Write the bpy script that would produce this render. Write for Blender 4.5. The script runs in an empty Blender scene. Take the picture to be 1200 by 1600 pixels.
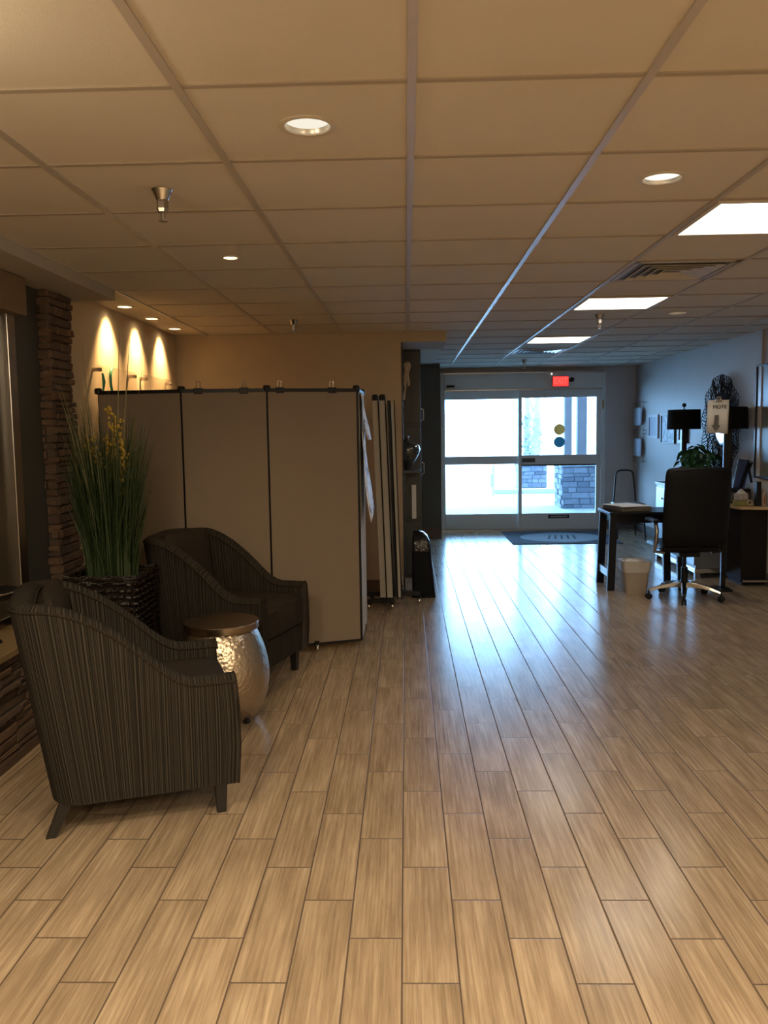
import bpy, bmesh, math, random
from mathutils import Vector, Matrix
random.seed(7)
C = bpy.context.scene.collection
PI = math.pi
V = Vector
CE, HC = 2.40, 1.5

# ------------------------------------------------------------------ materials
MATS = {}
def newmat(name):
    m = bpy.data.materials.new(name); m.use_nodes = True
    nt = m.node_tree
    b = nt.nodes['Principled BSDF']
    return m, nt, b
def nd(nt, t, **kw):
    n = nt.nodes.new(t)
    for k, v in kw.items():
        if k.startswith('_'): n.inputs[k[1:]].default_value = v
        else: setattr(n, k, v)
    return n
def mth(nt, op, a, b=None, c=None):
    n = nt.nodes.new('ShaderNodeMath'); n.operation = op
    for i, x in enumerate((a, b, c)):
        if x is None: continue
        if isinstance(x, (int, float)): n.inputs[i].default_value = x
        else: nt.links.new(x, n.inputs[i])
    return n.outputs[0]
def mat(name, col, rough=.6, metal=0., var=0., scale=20., bump=0., bscale=80., spec=.5, coat=0., emis=None, estr=0.):
    """general procedural material: base colour with noise variation and noise bump"""
    if name in MATS: return MATS[name]
    m, nt, b = newmat(name)
    b.inputs['Roughness'].default_value = rough; b.inputs['Metallic'].default_value = metal
    b.inputs['Specular IOR Level'].default_value = spec; b.inputs['Coat Weight'].default_value = coat
    tc = nd(nt, 'ShaderNodeTexCoord')
    nz = nd(nt, 'ShaderNodeTexNoise', _Scale=scale, _Detail=4.); nt.links.new(tc.outputs['Object'], nz.inputs['Vector'])
    mx = nd(nt, 'ShaderNodeMix', data_type='RGBA')
    mx.inputs[6].default_value = (*[c*(1-var) for c in col], 1); mx.inputs[7].default_value = (*[min(1, c*(1+var)) for c in col], 1)
    nt.links.new(nz.outputs['Fac'], mx.inputs[0]); nt.links.new(mx.outputs[2], b.inputs['Base Color'])
    if bump:
        n2 = nd(nt, 'ShaderNodeTexNoise', _Scale=bscale, _Detail=3.); nt.links.new(tc.outputs['Object'], n2.inputs['Vector'])
        bp = nd(nt, 'ShaderNodeBump', _Strength=bump, _Distance=.01); nt.links.new(n2.outputs['Fac'], bp.inputs['Height'])
        nt.links.new(bp.outputs[0], b.inputs['Normal'])
    if emis:
        b.inputs['Emission Color'].default_value = (*emis, 1); b.inputs['Emission Strength'].default_value = estr
    MATS[name] = m
    return m
def floor_mat():
    m, nt, b = newmat('wood_look_tile'); L = nt.links.new
    g = nd(nt, 'ShaderNodeNewGeometry'); s = nd(nt, 'ShaderNodeSeparateXYZ'); L(g.outputs['Position'], s.inputs[0])
    W, LEN = .1577, .6125
    xs = mth(nt, 'DIVIDE', mth(nt, 'SUBTRACT', s.outputs[0], -.0292), W)
    col = mth(nt, 'FLOOR', xs); fx = mth(nt, 'SUBTRACT', xs, col)
    off = mth(nt, 'MULTIPLY', mth(nt, 'SUBTRACT', col, 1.), .2042)
    ys = mth(nt, 'DIVIDE', mth(nt, 'ADD', mth(nt, 'SUBTRACT', s.outputs[1], 2.567), off), LEN)
    row = mth(nt, 'FLOOR', ys); fy = mth(nt, 'SUBTRACT', ys, row)
    ex = mth(nt, 'MULTIPLY', mth(nt, 'MINIMUM', fx, mth(nt, 'SUBTRACT', 1., fx)), W)
    ey = mth(nt, 'MULTIPLY', mth(nt, 'MINIMUM', fy, mth(nt, 'SUBTRACT', 1., fy)), LEN)
    e = mth(nt, 'MINIMUM', ex, ey)
    mr = nd(nt, 'ShaderNodeMapRange', interpolation_type='SMOOTHSTEP'); L(e, mr.inputs[0])
    mr.inputs[1].default_value = .0018; mr.inputs[2].default_value = .0038
    tile = mr.outputs[0]
    cmb = nd(nt, 'ShaderNodeCombineXYZ'); L(col, cmb.inputs[0]); L(row, cmb.inputs[1])
    wn = nd(nt, 'ShaderNodeTexWhiteNoise', noise_dimensions='2D'); L(cmb.outputs[0], wn.inputs['Vector'])
    # grain coordinates: squeezed along the board, shifted per board
    gc = nd(nt, 'ShaderNodeCombineXYZ')
    L(mth(nt, 'ADD', mth(nt, 'MULTIPLY', s.outputs[0], 85.), mth(nt, 'MULTIPLY', wn.outputs[0], 37.)), gc.inputs[0])
    L(mth(nt, 'ADD', mth(nt, 'MULTIPLY', s.outputs[1], 2.4), mth(nt, 'MULTIPLY', wn.outputs[0], 91.)), gc.inputs[1])
    n1 = nd(nt, 'ShaderNodeTexNoise', _Scale=1., _Detail=5., _Roughness=.62, _Distortion=.25); L(gc.outputs[0], n1.inputs['Vector'])
    n2 = nd(nt, 'ShaderNodeTexNoise', _Scale=4.6, _Detail=3., _Roughness=.7); L(gc.outputs[0], n2.inputs['Vector'])
    pc = nd(nt, 'ShaderNodeCombineXYZ'); L(mth(nt, 'ADD', mth(nt, 'MULTIPLY', s.outputs[0], 13.), mth(nt, 'MULTIPLY', wn.outputs[0], 53.)), pc.inputs[0]); L(mth(nt, 'MULTIPLY', s.outputs[1], 2.6), pc.inputs[1])
    n3 = nd(nt, 'ShaderNodeTexNoise', _Scale=1., _Detail=3.); L(pc.outputs[0], n3.inputs['Vector'])
    gr = mth(nt, 'ADD', mth(nt, 'ADD', mth(nt, 'MULTIPLY', n1.outputs['Fac'], .52), mth(nt, 'MULTIPLY', n2.outputs['Fac'], .18)), mth(nt, 'MULTIPLY', n3.outputs['Fac'], .30))
    cr = nd(nt, 'ShaderNodeValToRGB'); L(gr, cr.inputs[0])
    el = cr.color_ramp.elements
    el[0].position = .33; el[0].color = (.21, .15, .095, 1)
    el[1].position = .69; el[1].color = (.60, .475, .33, 1)
    x = el.new(.5); x.color = (.375, .282, .19, 1)
    hv = nd(nt, 'ShaderNodeHueSaturation'); L(cr.outputs[0], hv.inputs['Color'])
    L(mth(nt, 'ADD', mth(nt, 'MULTIPLY', wn.outputs[0], .16), .92), hv.inputs['Value'])
    mx = nd(nt, 'ShaderNodeMix', data_type='RGBA'); mx.inputs[6].default_value = (.10, .065, .04, 1)
    L(tile, mx.inputs[0]); L(hv.outputs[0], mx.inputs[7]); L(mx.outputs[2], b.inputs['Base Color'])
    r = nd(nt, 'ShaderNodeMapRange'); L(gr, r.inputs[0])
    r.inputs[1].default_value = .35; r.inputs[2].default_value = .65; r.inputs[3].default_value = FLOOR_ROUGH-.015; r.inputs[4].default_value = FLOOR_ROUGH+.02
    ro = nd(nt, 'ShaderNodeMix', data_type='FLOAT'); ro.inputs[2].default_value = .85
    L(tile, ro.inputs[0]); L(r.outputs[0], ro.inputs[3]); L(ro.outputs[0], b.inputs['Roughness'])
    h = mth(nt, 'ADD', mth(nt, 'MULTIPLY', tile, .0016), mth(nt, 'MULTIPLY', gr, .00012))
    bp = nd(nt, 'ShaderNodeBump', _Strength=.35, _Distance=1.); L(h, bp.inputs['Height']); L(bp.outputs[0], b.inputs['Normal'])
    b.inputs['Specular IOR Level'].default_value = .72
    return m
FLOOR_ROUGH = .22
def stripe_mat(name, dark, light, scale=260., weave=True):
    """upholstery with fine pinstripes that run along UV v"""
    m, nt, b = newmat(name); L = nt.links.new
    uv = nd(nt, 'ShaderNodeUVMap'); s = nd(nt, 'ShaderNodeSeparateXYZ'); L(uv.outputs[0], s.inputs[0])
    n1 = nd(nt, 'ShaderNodeTexNoise', noise_dimensions='1D', _Scale=1., _Detail=2.)
    L(mth(nt, 'MULTIPLY', s.outputs[0], scale), n1.inputs['W'])
    r = nd(nt, 'ShaderNodeValToRGB'); L(n1.outputs['Fac'], r.inputs[0])
    el = r.color_ramp.elements
    el[0].position = .46; el[0].color = (*dark, 1); el[1].position = .62; el[1].color = (*light, 1)
    n2 = nd(nt, 'ShaderNodeTexNoise', _Scale=520., _Detail=2.); L(uv.outputs[0], n2.inputs['Vector'])
    mx = nd(nt, 'ShaderNodeMix', data_type='RGBA', blend_type='MULTIPLY'); mx.inputs[0].default_value = .75
    L(r.outputs[0], mx.inputs[6]); L(n2.outputs['Fac'], mx.inputs[7])
    g = nd(nt, 'ShaderNodeHueSaturation', _Value=1.7); L(mx.outputs[2], g.inputs['Color'])
    L(g.outputs[0], b.inputs['Base Color'])
    b.inputs['Roughness'].default_value = .95; b.inputs['Specular IOR Level'].default_value = .12
    bp = nd(nt, 'ShaderNodeBump', _Strength=.5, _Distance=.002)
    L(mth(nt, 'ADD', n1.outputs['Fac'], n2.outputs['Fac']), bp.inputs['Height']); L(bp.outputs[0], b.inputs['Normal'])
    return m
def stone_mat(name, cols, rough=.85, scale=14., bump=.8):
    m, nt, b = newmat(name); L = nt.links.new
    g = nd(nt, 'ShaderNodeNewGeometry')
    r = nd(nt, 'ShaderNodeValToRGB'); L(g.outputs['Random Per Island'], r.inputs[0])
    el = r.color_ramp.elements
    el[0].color = (*cols[0], 1); el[1].color = (*cols[-1], 1)
    for i, c in enumerate(cols[1:-1]): e = el.new((i+1)/(len(cols)-1)); e.color = (*c, 1)
    tc = nd(nt, 'ShaderNodeTexCoord')
    n = nd(nt, 'ShaderNodeTexNoise', _Scale=scale, _Detail=6., _Roughness=.7); L(tc.outputs['Object'], n.inputs['Vector'])
    hv = nd(nt, 'ShaderNodeHueSaturation'); L(r.outputs[0], hv.inputs['Color']); L(mth(nt, 'ADD', n.outputs['Fac'], .5), hv.inputs['Value'])
    L(hv.outputs[0], b.inputs['Base Color']); b.inputs['Roughness'].default_value = rough
    bp = nd(nt, 'ShaderNodeBump', _Strength=bump, _Distance=.012); L(n.outputs['Fac'], bp.inputs['Height']); L(bp.outputs[0], b.inputs['Normal'])
    return m
def glass_mat(name, tint=(1, 1, 1), refl=.06, rough=0.):
    """thin clear pane: passes light straight through, mirrors a little more at grazing angles"""
    m = bpy.data.materials.new(name); m.use_nodes = True; nt = m.node_tree; nt.nodes.clear(); L = nt.links.new
    o = nd(nt, 'ShaderNodeOutputMaterial'); t = nd(nt, 'ShaderNodeBsdfTransparent'); t.inputs[0].default_value = (*tint, 1)
    gl = nd(nt, 'ShaderNodeBsdfGlossy', _Roughness=rough); lw = nd(nt, 'ShaderNodeLayerWeight', _Blend=.5)
    fr = mth(nt, 'ADD', mth(nt, 'MULTIPLY', mth(nt, 'POWER', lw.outputs['Facing'], 4.), .7), refl*.5)
    mx = nd(nt, 'ShaderNodeMixShader'); L(fr, mx.inputs[0]); L(t.outputs[0], mx.inputs[1]); L(gl.outputs[0], mx.inputs[2]); L(mx.outputs[0], o.inputs[0])
    return m
def film_mat(name, col):
    """printed window film: lets some light through"""
    m = bpy.data.materials.new(name); m.use_nodes = True; nt = m.node_tree; nt.nodes.clear(); L = nt.links.new
    o = nd(nt, 'ShaderNodeOutputMaterial'); t = nd(nt, 'ShaderNodeBsdfTranslucent'); t.inputs[0].default_value = (*[min(1, c*12) for c in col], 1)
    d = nd(nt, 'ShaderNodeBsdfDiffuse'); d.inputs[0].default_value = (*[min(1, c*5) for c in col], 1)
    mx = nd(nt, 'ShaderNodeMixShader'); mx.inputs[0].default_value = .35; L(t.outputs[0], mx.inputs[2]); L(d.outputs[0], mx.inputs[1]); L(mx.outputs[0], o.inputs[0])
    return m
def emit_mat(name, col, s):
    m = bpy.data.materials.new(name); m.use_nodes = True; nt = m.node_tree; nt.nodes.clear()
    o = nd(nt, 'ShaderNodeOutputMaterial'); e = nd(nt, 'ShaderNodeEmission'); e.inputs[0].default_value = (*col, 1); e.inputs[1].default_value = s
    nt.links.new(e.outputs[0], o.inputs[0]); return m
def hammered_mat():
    m, nt, b = newmat('hammered_metal'); L = nt.links.new
    b.inputs['Base Color'].default_value = (.52, .44, .34, 1); b.inputs['Metallic'].default_value = 1.; b.inputs['Roughness'].default_value = .3
    tc = nd(nt, 'ShaderNodeTexCoord')
    v = nd(nt, 'ShaderNodeTexVoronoi', feature='SMOOTH_F1', _Scale=62.); L(tc.outputs['Object'], v.inputs['Vector'])
    n = nd(nt, 'ShaderNodeTexNoise', _Scale=30., _Detail=2.); L(tc.outputs['Object'], n.inputs['Vector'])
    bp = nd(nt, 'ShaderNodeBump', _Strength=.55, _Distance=.006); L(mth(nt, 'ADD', v.outputs['Distance'], mth(nt, 'MULTIPLY', n.outputs['Fac'], .5)), bp.inputs['Height']); L(bp.outputs[0], b.inputs['Normal'])
    return m
def print_mat(name, base, inks, scale=9., thr=.56):
    """printed sheet: soft blotches of ink on paper"""
    m, nt, b = newmat(name); L = nt.links.new
    tc = nd(nt, 'ShaderNodeTexCoord'); n = nd(nt, 'ShaderNodeTexNoise', _Scale=scale, _Detail=3.); L(tc.outputs['Object'], n.inputs['Vector'])
    r = nd(nt, 'ShaderNodeValToRGB'); L(n.outputs['Fac'], r.inputs[0]); el = r.color_ramp.elements
    el[0].position = thr-.04; el[0].color = (*base, 1); el[1].position = thr; el[1].color = (*inks[0], 1)
    for i, c in enumerate(inks[1:]): e = el.new(min(1, thr+.05*(i+1))); e.color = (*c, 1)
    L(r.outputs[0], b.inputs['Base Color']); b.inputs['Roughness'].default_value = .6
    return m

M = dict(
    floor=floor_mat(),
    ceil=mat('ceiling_tile', (.67, .61, .52), .95, var=.05, scale=3., bump=.25, bscale=420.),
    grid=mat('grid_metal', (.50, .45, .40), .35, var=.02),
    tee=mat('cross_tee_paint', (.42, .36, .29), .85, spec=.15),
    soffit=mat('soffit_paint', (.44, .40, .34), .9, var=.03),
    wall=mat('beige_paint', (.44, .355, .255), .85, var=.04, scale=2., bump=.08, bscale=300.),
    wallL=mat('cream_paint', (.62, .50, .34), .85, var=.04, scale=2., bump=.08, bscale=300.),
    wallR=mat('grey_paint', (.54, .52, .51), .6, var=.04, scale=2., bump=.08, bscale=300.),
    base=mat('grey_baseboard', (.16, .15, .15), .5),
    brownbase=mat('brown_baseboard', (.09, .06, .045), .5),
    dark=mat('dark_panel', (.055, .058, .052), .45, var=.15, scale=5.),
    darkcol=mat('dark_column_paint', (.075, .085, .078), .55, var=.1, scale=5.),
    black=mat('black_plastic', (.009, .009, .011), .4, spec=.25),
    blackm=mat('black_metal', (.02, .02, .02), .35, metal=.6),
    divedge=mat('divider_edge', (.42, .40, .35), .55, var=.04),
    leather=mat('black_leather', (.007, .007, .009), .45, spec=.18, bump=.3, bscale=260.),
    chrome=mat('chrome', (.62, .60, .57), .16, metal=1.),
    nickel=mat('brushed_nickel', (.45, .42, .38), .28, metal=1.),
    alu=mat('door_aluminium', (.70, .76, .76), .4, metal=.0, var=.03),
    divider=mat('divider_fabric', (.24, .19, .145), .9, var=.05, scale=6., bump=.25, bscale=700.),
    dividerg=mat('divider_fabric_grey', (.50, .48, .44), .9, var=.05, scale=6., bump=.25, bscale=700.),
    wood_dark=mat('dark_wood', (.014, .011, .010), .4, var=.3, scale=9.),
    navy=mat('dark_table_lacquer', (.006, .007, .012), .35, var=.1, spec=.25),
    desktop=mat('blond_desk_edge', (.48, .33, .17), .4, var=.15, scale=7.),
    deskbody=mat('brown_desk_body', (.012, .009, .008), .55, var=.2, spec=.2),
    paper=mat('white_paper', (.86, .84, .80), .7, var=.02),
    bin=mat('beige_bin', (.42, .36, .29), .5, var=.04),
    liner=mat('bin_liner', (.6, .58, .54), .35, var=.05, bump=.6, bscale=30.),
    shade=mat('black_lamp_shade', (.010, .009, .009), .9, var=.2, spec=.1),
    mirror=mat('mirror_glass', (.75, .8, .85), .03, metal=1.),
    silverwood=mat('mirrored_sideboard', (.20, .22, .26), .35, metal=.3, var=.05),
    grass=mat('grass_blade', (.022, .042, .011), .5, var=.5, scale=30.),
    strawm=mat('straw_blade', (.13, .12, .05), .6, var=.4, scale=30.),
    flower=mat('yellow_flower', (.42, .28, .04), .6, var=.35, scale=90.),
    leaf=mat('pothos_leaf', (.03, .10, .035), .35, var=.4, scale=20.),
    basket=mat('woven_rattan', (.011, .007, .005), .22, var=.6, scale=60., bump=.5, bscale=120.),
    soil=mat('moss', (.03, .025, .012), .95, var=.4, scale=60., bump=1., bscale=60.),
    stone=stone_mat('ledger_stone', [(.10, .058, .036), (.16, .095, .06), (.08, .05, .038), (.13, .085, .055), (.07, .048, .04)]),
    ledge=mat('tan_ledge', (.26, .18, .09), .5, var=.1),
    reflection_sheet=mat('gold_reflection_sheet', (.16, .11, .045), .8, var=.25, scale=3.),
    valance=mat('tan_valance', (.20, .135, .08), .8, var=.05),
    acrylic=glass_mat('clear_acrylic'),
    glass=glass_mat('door_glass', (.97, .99, 1.)),
    frost=mat('holder_paper', (.50, .56, .66), .6),
    green=mat('green_print', (.05, .28, .17), .5),
    cloth=mat('cream_cloth', (.42, .34, .24), .9, var=.1, bump=.5, bscale=40.),
    vase=mat('smoked_glass', (.03, .035, .035), .08, spec=.8, coat=1.),
    mat_blue=mat('door_mat_pile', (.045, .055, .085), .95, var=.3, scale=70., bump=.4, bscale=300.),
    mat_oval=mat('door_mat_oval', (.20, .24, .29), .9, var=.3, scale=60.),
    concrete=mat('pale_concrete', (.42, .46, .47), .8, var=.06, scale=1.5),
    lot=mat('sunny_pavement', (.7, .7, .7), .9, var=.05, scale=.6),
    ostone=stone_mat('grey_ledger_stone', [(.13, .15, .19), (.19, .21, .26), (.09, .11, .15), (.23, .25, .3)]),
    post=mat('grey_brown_post', (.19, .18, .20), .8, var=.15, scale=4.),
    cap=mat('stone_cap', (.45, .5, .55), .8, var=.1),
    trunk=mat('tree_bark', (.16, .16, .18), .9, var=.3, scale=8., bump=.6, bscale=20.),
    shrub=mat('shrub_leaf', (.14, .2, .2), .8, var=.3),
    canopy=mat('porch_ceiling', (.4, .4, .4), .9, var=.03),
    tape_y=film_mat('yellow_sticker', (.075, .052, .024)), tape_b=film_mat('teal_sticker', (.016, .036, .042)),
    blue=mat('blue_cover', (.05, .09, .26), .3, var=.2), yellowbox=mat('yellow_green_box', (.33, .30, .10), .6),
    tissue=mat('tissue_box', (.55, .5, .47), .7, var=.35, scale=25.),
    ink=mat('black_ink', (.02, .02, .02), .6), greyink=mat('grey_ink', (.16, .15, .14), .6),
    fr_white=mat('white_frame', (.55, .58, .62), .4), fr_black=mat('black_frame', (.015, .015, .018), .4),
    art=print_mat('botanical_print', (.55, .62, .7), [(.25, .33, .4), (.4, .48, .5)], 14., .54),
    art2=mat('grey_print', (.33, .38, .47), .4, var=.08, scale=4.),
    painting=mat('grey_green_painting', (.16, .165, .135), .35, var=.75, scale=3.2),
    poster=print_mat('photo_poster', (.85, .84, .82), [(.25, .3, .48), (.10, .10, .15), (.4, .45, .6)], 8., .60),
    poster2=print_mat('sepia_poster', (.84, .82, .8), [(.3, .24, .2), (.06, .05, .06), (.35, .36, .45)], 10., .58),
    hammered=hammered_mat(),
    drumtop=mat('drum_top_metal', (.34, .27, .20), .3, metal=1., var=.12, scale=5.),
    clear_bottle=mat('pale_bottle', (.45, .38, .32), .2, var=.3, scale=10.), red=mat('red_plastic', (.4, .06, .03), .4), 
    can=mat('can_reflector', (.85, .82, .74), .3, metal=.7), ring=mat('white_trim_ring', (.62, .56, .47), .5),
    fab=stripe_mat('pinstripe_upholstery', (.014, .012, .010), (.052, .045, .037), 200.),
    fabp=stripe_mat('woven_upholstery', (.022, .017, .013), (.038, .030, .023), 420.),
    bulb_warm=emit_mat('warm_bulb', (1., .82, .5), 25.), bulb_dim=emit_mat('dim_bulb', (1., .92, .76), .95), bulb_side=emit_mat('pale_bulb', (1., .93, .78), 1.3),
    panel=emit_mat('fluorescent_diffuser', (1., .95, .86), 6.), exit=emit_mat('exit_red', (1., .07, .06), 1.1), exit2=emit_mat('exit_letters', (1., .14, .12), 1.25),
)

# ------------------------------------------------------------------ mesh helpers
class MB:
    def __init__(s): s.v = []; s.f = []; s.uv = []
    def add(s, vs, fs, uvs=None):
        n = len(s.v); s.v += [tuple(p) for p in vs]; s.f += [tuple(i+n for i in f) for f in fs]
        if uvs: s.uv += uvs
        return s
    def box(s, x0, x1, y0, y1, z0, z1, mtx=None):
        vs = [V((x, y, z)) for z in (z0, z1) for x, y in ((x0, y0), (x1, y0), (x1, y1), (x0, y1))]
        if mtx: vs = [mtx @ p for p in vs]
        return s.add(vs, [(3, 2, 1, 0), (4, 5, 6, 7), (0, 1, 5, 4), (1, 2, 6, 5), (2, 3, 7, 6), (3, 0, 4, 7)])
    def bar(s, a, b, w, t, up=(0, 0, 1)):
        """rectangular bar from a to b, w wide across, t thick"""
        a, b = V(a), V(b); d = (b-a).normalized(); u = V(up)
        r = d.cross(u)
        if r.length < 1e-4: r = d.cross(V((0, 1, 0)))
        r.normalize(); u = r.cross(d)
        q = [(-w/2, -t/2), (w/2, -t/2), (w/2, t/2), (-w/2, t/2)]
        vs = [p + r*i + u*j for p in (a, b) for i, j in q]
        return s.add(vs, [(3, 2, 1, 0), (4, 5, 6, 7), (0, 1, 5, 4), (1, 2, 6, 5), (2, 3, 7, 6), (3, 0, 4, 7)])
    def prism(s, pts, z0, z1):
        n = len(pts); vs = [(x, y, z0) for x, y in pts]+[(x, y, z1) for x, y in pts]
        return s.add(vs, [tuple(range(n))[::-1], tuple(range(n, 2*n))]+[(i, (i+1) % n, n+(i+1) % n, n+i) for i in range(n)])
    def tube(s, pts, r, n=8, closed=False):
        pts = [V(p) for p in pts]; rs = r if isinstance(r, (list, tuple)) else [r]*len(pts)
        vs = []; m = len(pts); ref = None
        for i, p in enumerate(pts):
            a = pts[(i-1) % m] if (i or closed) else p; b = pts[(i+1) % m] if (i < m-1 or closed) else p
            d = (b-a).normalized()
            if ref is None: ref = d.orthogonal().normalized()
            ref = (ref - d*ref.dot(d)); ref = ref.normalized() if ref.length > 1e-6 else d.orthogonal().normalized()
            q = d.cross(ref)
            vs += [p + (ref*math.cos(2*PI*k/n)+q*math.sin(2*PI*k/n))*rs[i] for k in range(n)]
        fs = [(i*n+k, i*n+(k+1) % n, ((i+1) % m)*n+(k+1) % n, ((i+1) % m)*n+k) for i in range(m if closed else m-1) for k in range(n)]
        if not closed: fs += [tuple(range(n))[::-1], tuple(range((m-1)*n, m*n))]
        return s.add(vs, fs)
    def lathe(s, prof, n=32, c=(0, 0, 0), cap=True):
        vs = [(c[0]+r*math.cos(2*PI*k/n), c[1]+r*math.sin(2*PI*k/n), c[2]+z) for r, z in prof for k in range(n)]
        m = len(prof)
        fs = [(i*n+k, i*n+(k+1) % n, (i+1)*n+(k+1) % n, (i+1)*n+k) for i in range(m-1) for k in range(n)]
        if cap: fs += [tuple(range(n))[::-1], tuple(range((m-1)*n, m*n))]
        return s.add(vs, fs)
    def ball(s, c, rx, ry, rz, n=12, m=8):
        return s.lathe_e(c, rx, ry, rz, n, m)
    def lathe_e(s, c, rx, ry, rz, n, m):
        vs = [(c[0], c[1], c[2]-rz)]
        for i in range(1, m):
            a = -PI/2+PI*i/m
            vs += [(c[0]+rx*math.cos(a)*math.cos(2*PI*k/n), c[1]+ry*math.cos(a)*math.sin(2*PI*k/n), c[2]+rz*math.sin(a)) for k in range(n)]
        vs.append((c[0], c[1], c[2]+rz)); t = len(vs)-1
        fs = [(0, 1+(k+1) % n, 1+k) for k in range(n)]
        fs += [(1+i*n+k, 1+i*n+(k+1) % n, 1+(i+1)*n+(k+1) % n, 1+(i+1)*n+k) for i in range(m-2) for k in range(n)]
        fs += [(1+(m-2)*n+k, 1+(m-2)*n+(k+1) % n, t) for k in range(n)]
        return s.add(vs, fs)
    def xf(s, mtx, start=0):
        s.v[start:] = [tuple(mtx @ V(p)) for p in s.v[start:]]; return s
def obj(name, mb, m, parent=None, smooth=False, bevel=0, sub=0, seg=2, uvs=None):
    me = bpy.data.meshes.new(name); me.from_pydata(mb.v, [], mb.f)
    bm = bmesh.new(); bm.from_mesh(me); bmesh.ops.recalc_face_normals(bm, faces=bm.faces); bm.to_mesh(me); bm.free()
    me.materials.append(m); me.update()
    if mb.uv:
        l = me.uv_layers.new(name='UVMap')
        for lp in me.loops: l.data[lp.index].uv = mb.uv[lp.vertex_index]
    if smooth:
        for p in me.polygons: p.use_smooth = True
    o = bpy.data.objects.new(name, me); C.objects.link(o)
    if parent: o.parent = parent
    if bevel:
        b = o.modifiers.new('b', 'BEVEL'); b.width = bevel; b.segments = seg; b.limit_method = 'ANGLE'; b.angle_limit = .6
    if sub:
        b = o.modifiers.new('s', 'SUBSURF'); b.levels = sub; b.render_levels = sub
    if smooth and not sub:
        e = o.modifiers.new('w', 'WEIGHTED_NORMAL') if bevel else None
        me.set_sharp_from_angle(angle=.8)
    return o
def tag(o, label, cat, group=None):
    o['label'] = label; o['category'] = cat
    if group: o['group'] = group
    return o
def thing(name, label, cat, loc=(0, 0, 0), rz=0., group=None):
    o = bpy.data.objects.new(name, None); C.objects.link(o); o.location = loc; o.rotation_euler = (0, 0, rz); o.empty_display_size = .1
    return tag(o, label, cat, group)
def struct(name, mb, m, parent=None, **kw):
    o = obj(name, mb, m, parent, **kw)
    if not parent: o['kind'] = 'structure'
    return o
def structe(name, loc=(0, 0, 0)):
    o = bpy.data.objects.new(name, None); C.objects.link(o); o.location = loc; o['kind'] = 'structure'; return o
def dup(root, loc=None, rz=None, label=None):
    r = root.copy(); C.objects.link(r)
    if loc is not None: r.location = loc
    if rz is not None: r.rotation_euler = (0, 0, rz)
    if label: r['label'] = label
    def kids(a, b):
        for ch in list(a.children):
            c = ch.copy(); C.objects.link(c); c.parent = b; kids(ch, c)
    kids(root, r); return r
def text(name, s, size, m, parent, loc, rot, ext=.0006, sx=1.):
    cu = bpy.data.curves.new(name, 'FONT'); cu.body = s; cu.size = size; cu.extrude = ext; cu.align_x = 'CENTER'; cu.align_y = 'CENTER'; cu.offset = 0.
    cu.materials.append(m); o = bpy.data.objects.new(name, cu); C.objects.link(o); o.parent = parent; o.location = loc; o.rotation_euler = rot; o.scale = (sx, 1, 1)
    me = bpy.data.meshes.new_from_object(o.evaluated_get(bpy.context.evaluated_depsgraph_get())); bpy.data.objects.remove(o)
    o = bpy.data.objects.new(name, me); C.objects.link(o); o.parent = parent; o.location = loc; o.rotation_euler = rot; o.scale = (sx, 1, 1); return o
def sm(a, b, x):
    t = max(0., min(1., (x-a)/(b-a))); return t*t*(3-2*t)

# ------------------------------------------------------------------ camera
f, p, yaw, roll = 1312.8, .0959030, -.0272828, -.01492155
fw = V((math.sin(yaw)*math.cos(p), math.cos(yaw)*math.cos(p), -math.sin(p)))
r0 = V((math.cos(yaw), -math.sin(yaw), 0)); u0 = r0.cross(fw)
r2 = r0*math.cos(roll)+u0*math.sin(roll); u2 = -r0*math.sin(roll)+u0*math.cos(roll)
cd = bpy.data.cameras.new('camera'); cam = bpy.data.objects.new('camera', cd); C.objects.link(cam)
cam.matrix_world = Matrix(((r2.x, u2.x, -fw.x, 0), (r2.y, u2.y, -fw.y, 0), (r2.z, u2.z, -fw.z, HC), (0, 0, 0, 1)))
cd.sensor_fit = 'VERTICAL'; cd.sensor_height = 36.; cd.lens = 36.*f/1600.; cd.clip_start = .05; cd.clip_end = 400
bpy.context.scene.camera = cam

# ------------------------------------------------------------------ the setting
XL, XR, YB, YE, YN = -2.10, 3.38, 7.75, 12.52, -4.2
struct('floor', MB().box(-2.6, 3.6, YN-.2, YE+.02, -.06, 0), M['floor'])
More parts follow.
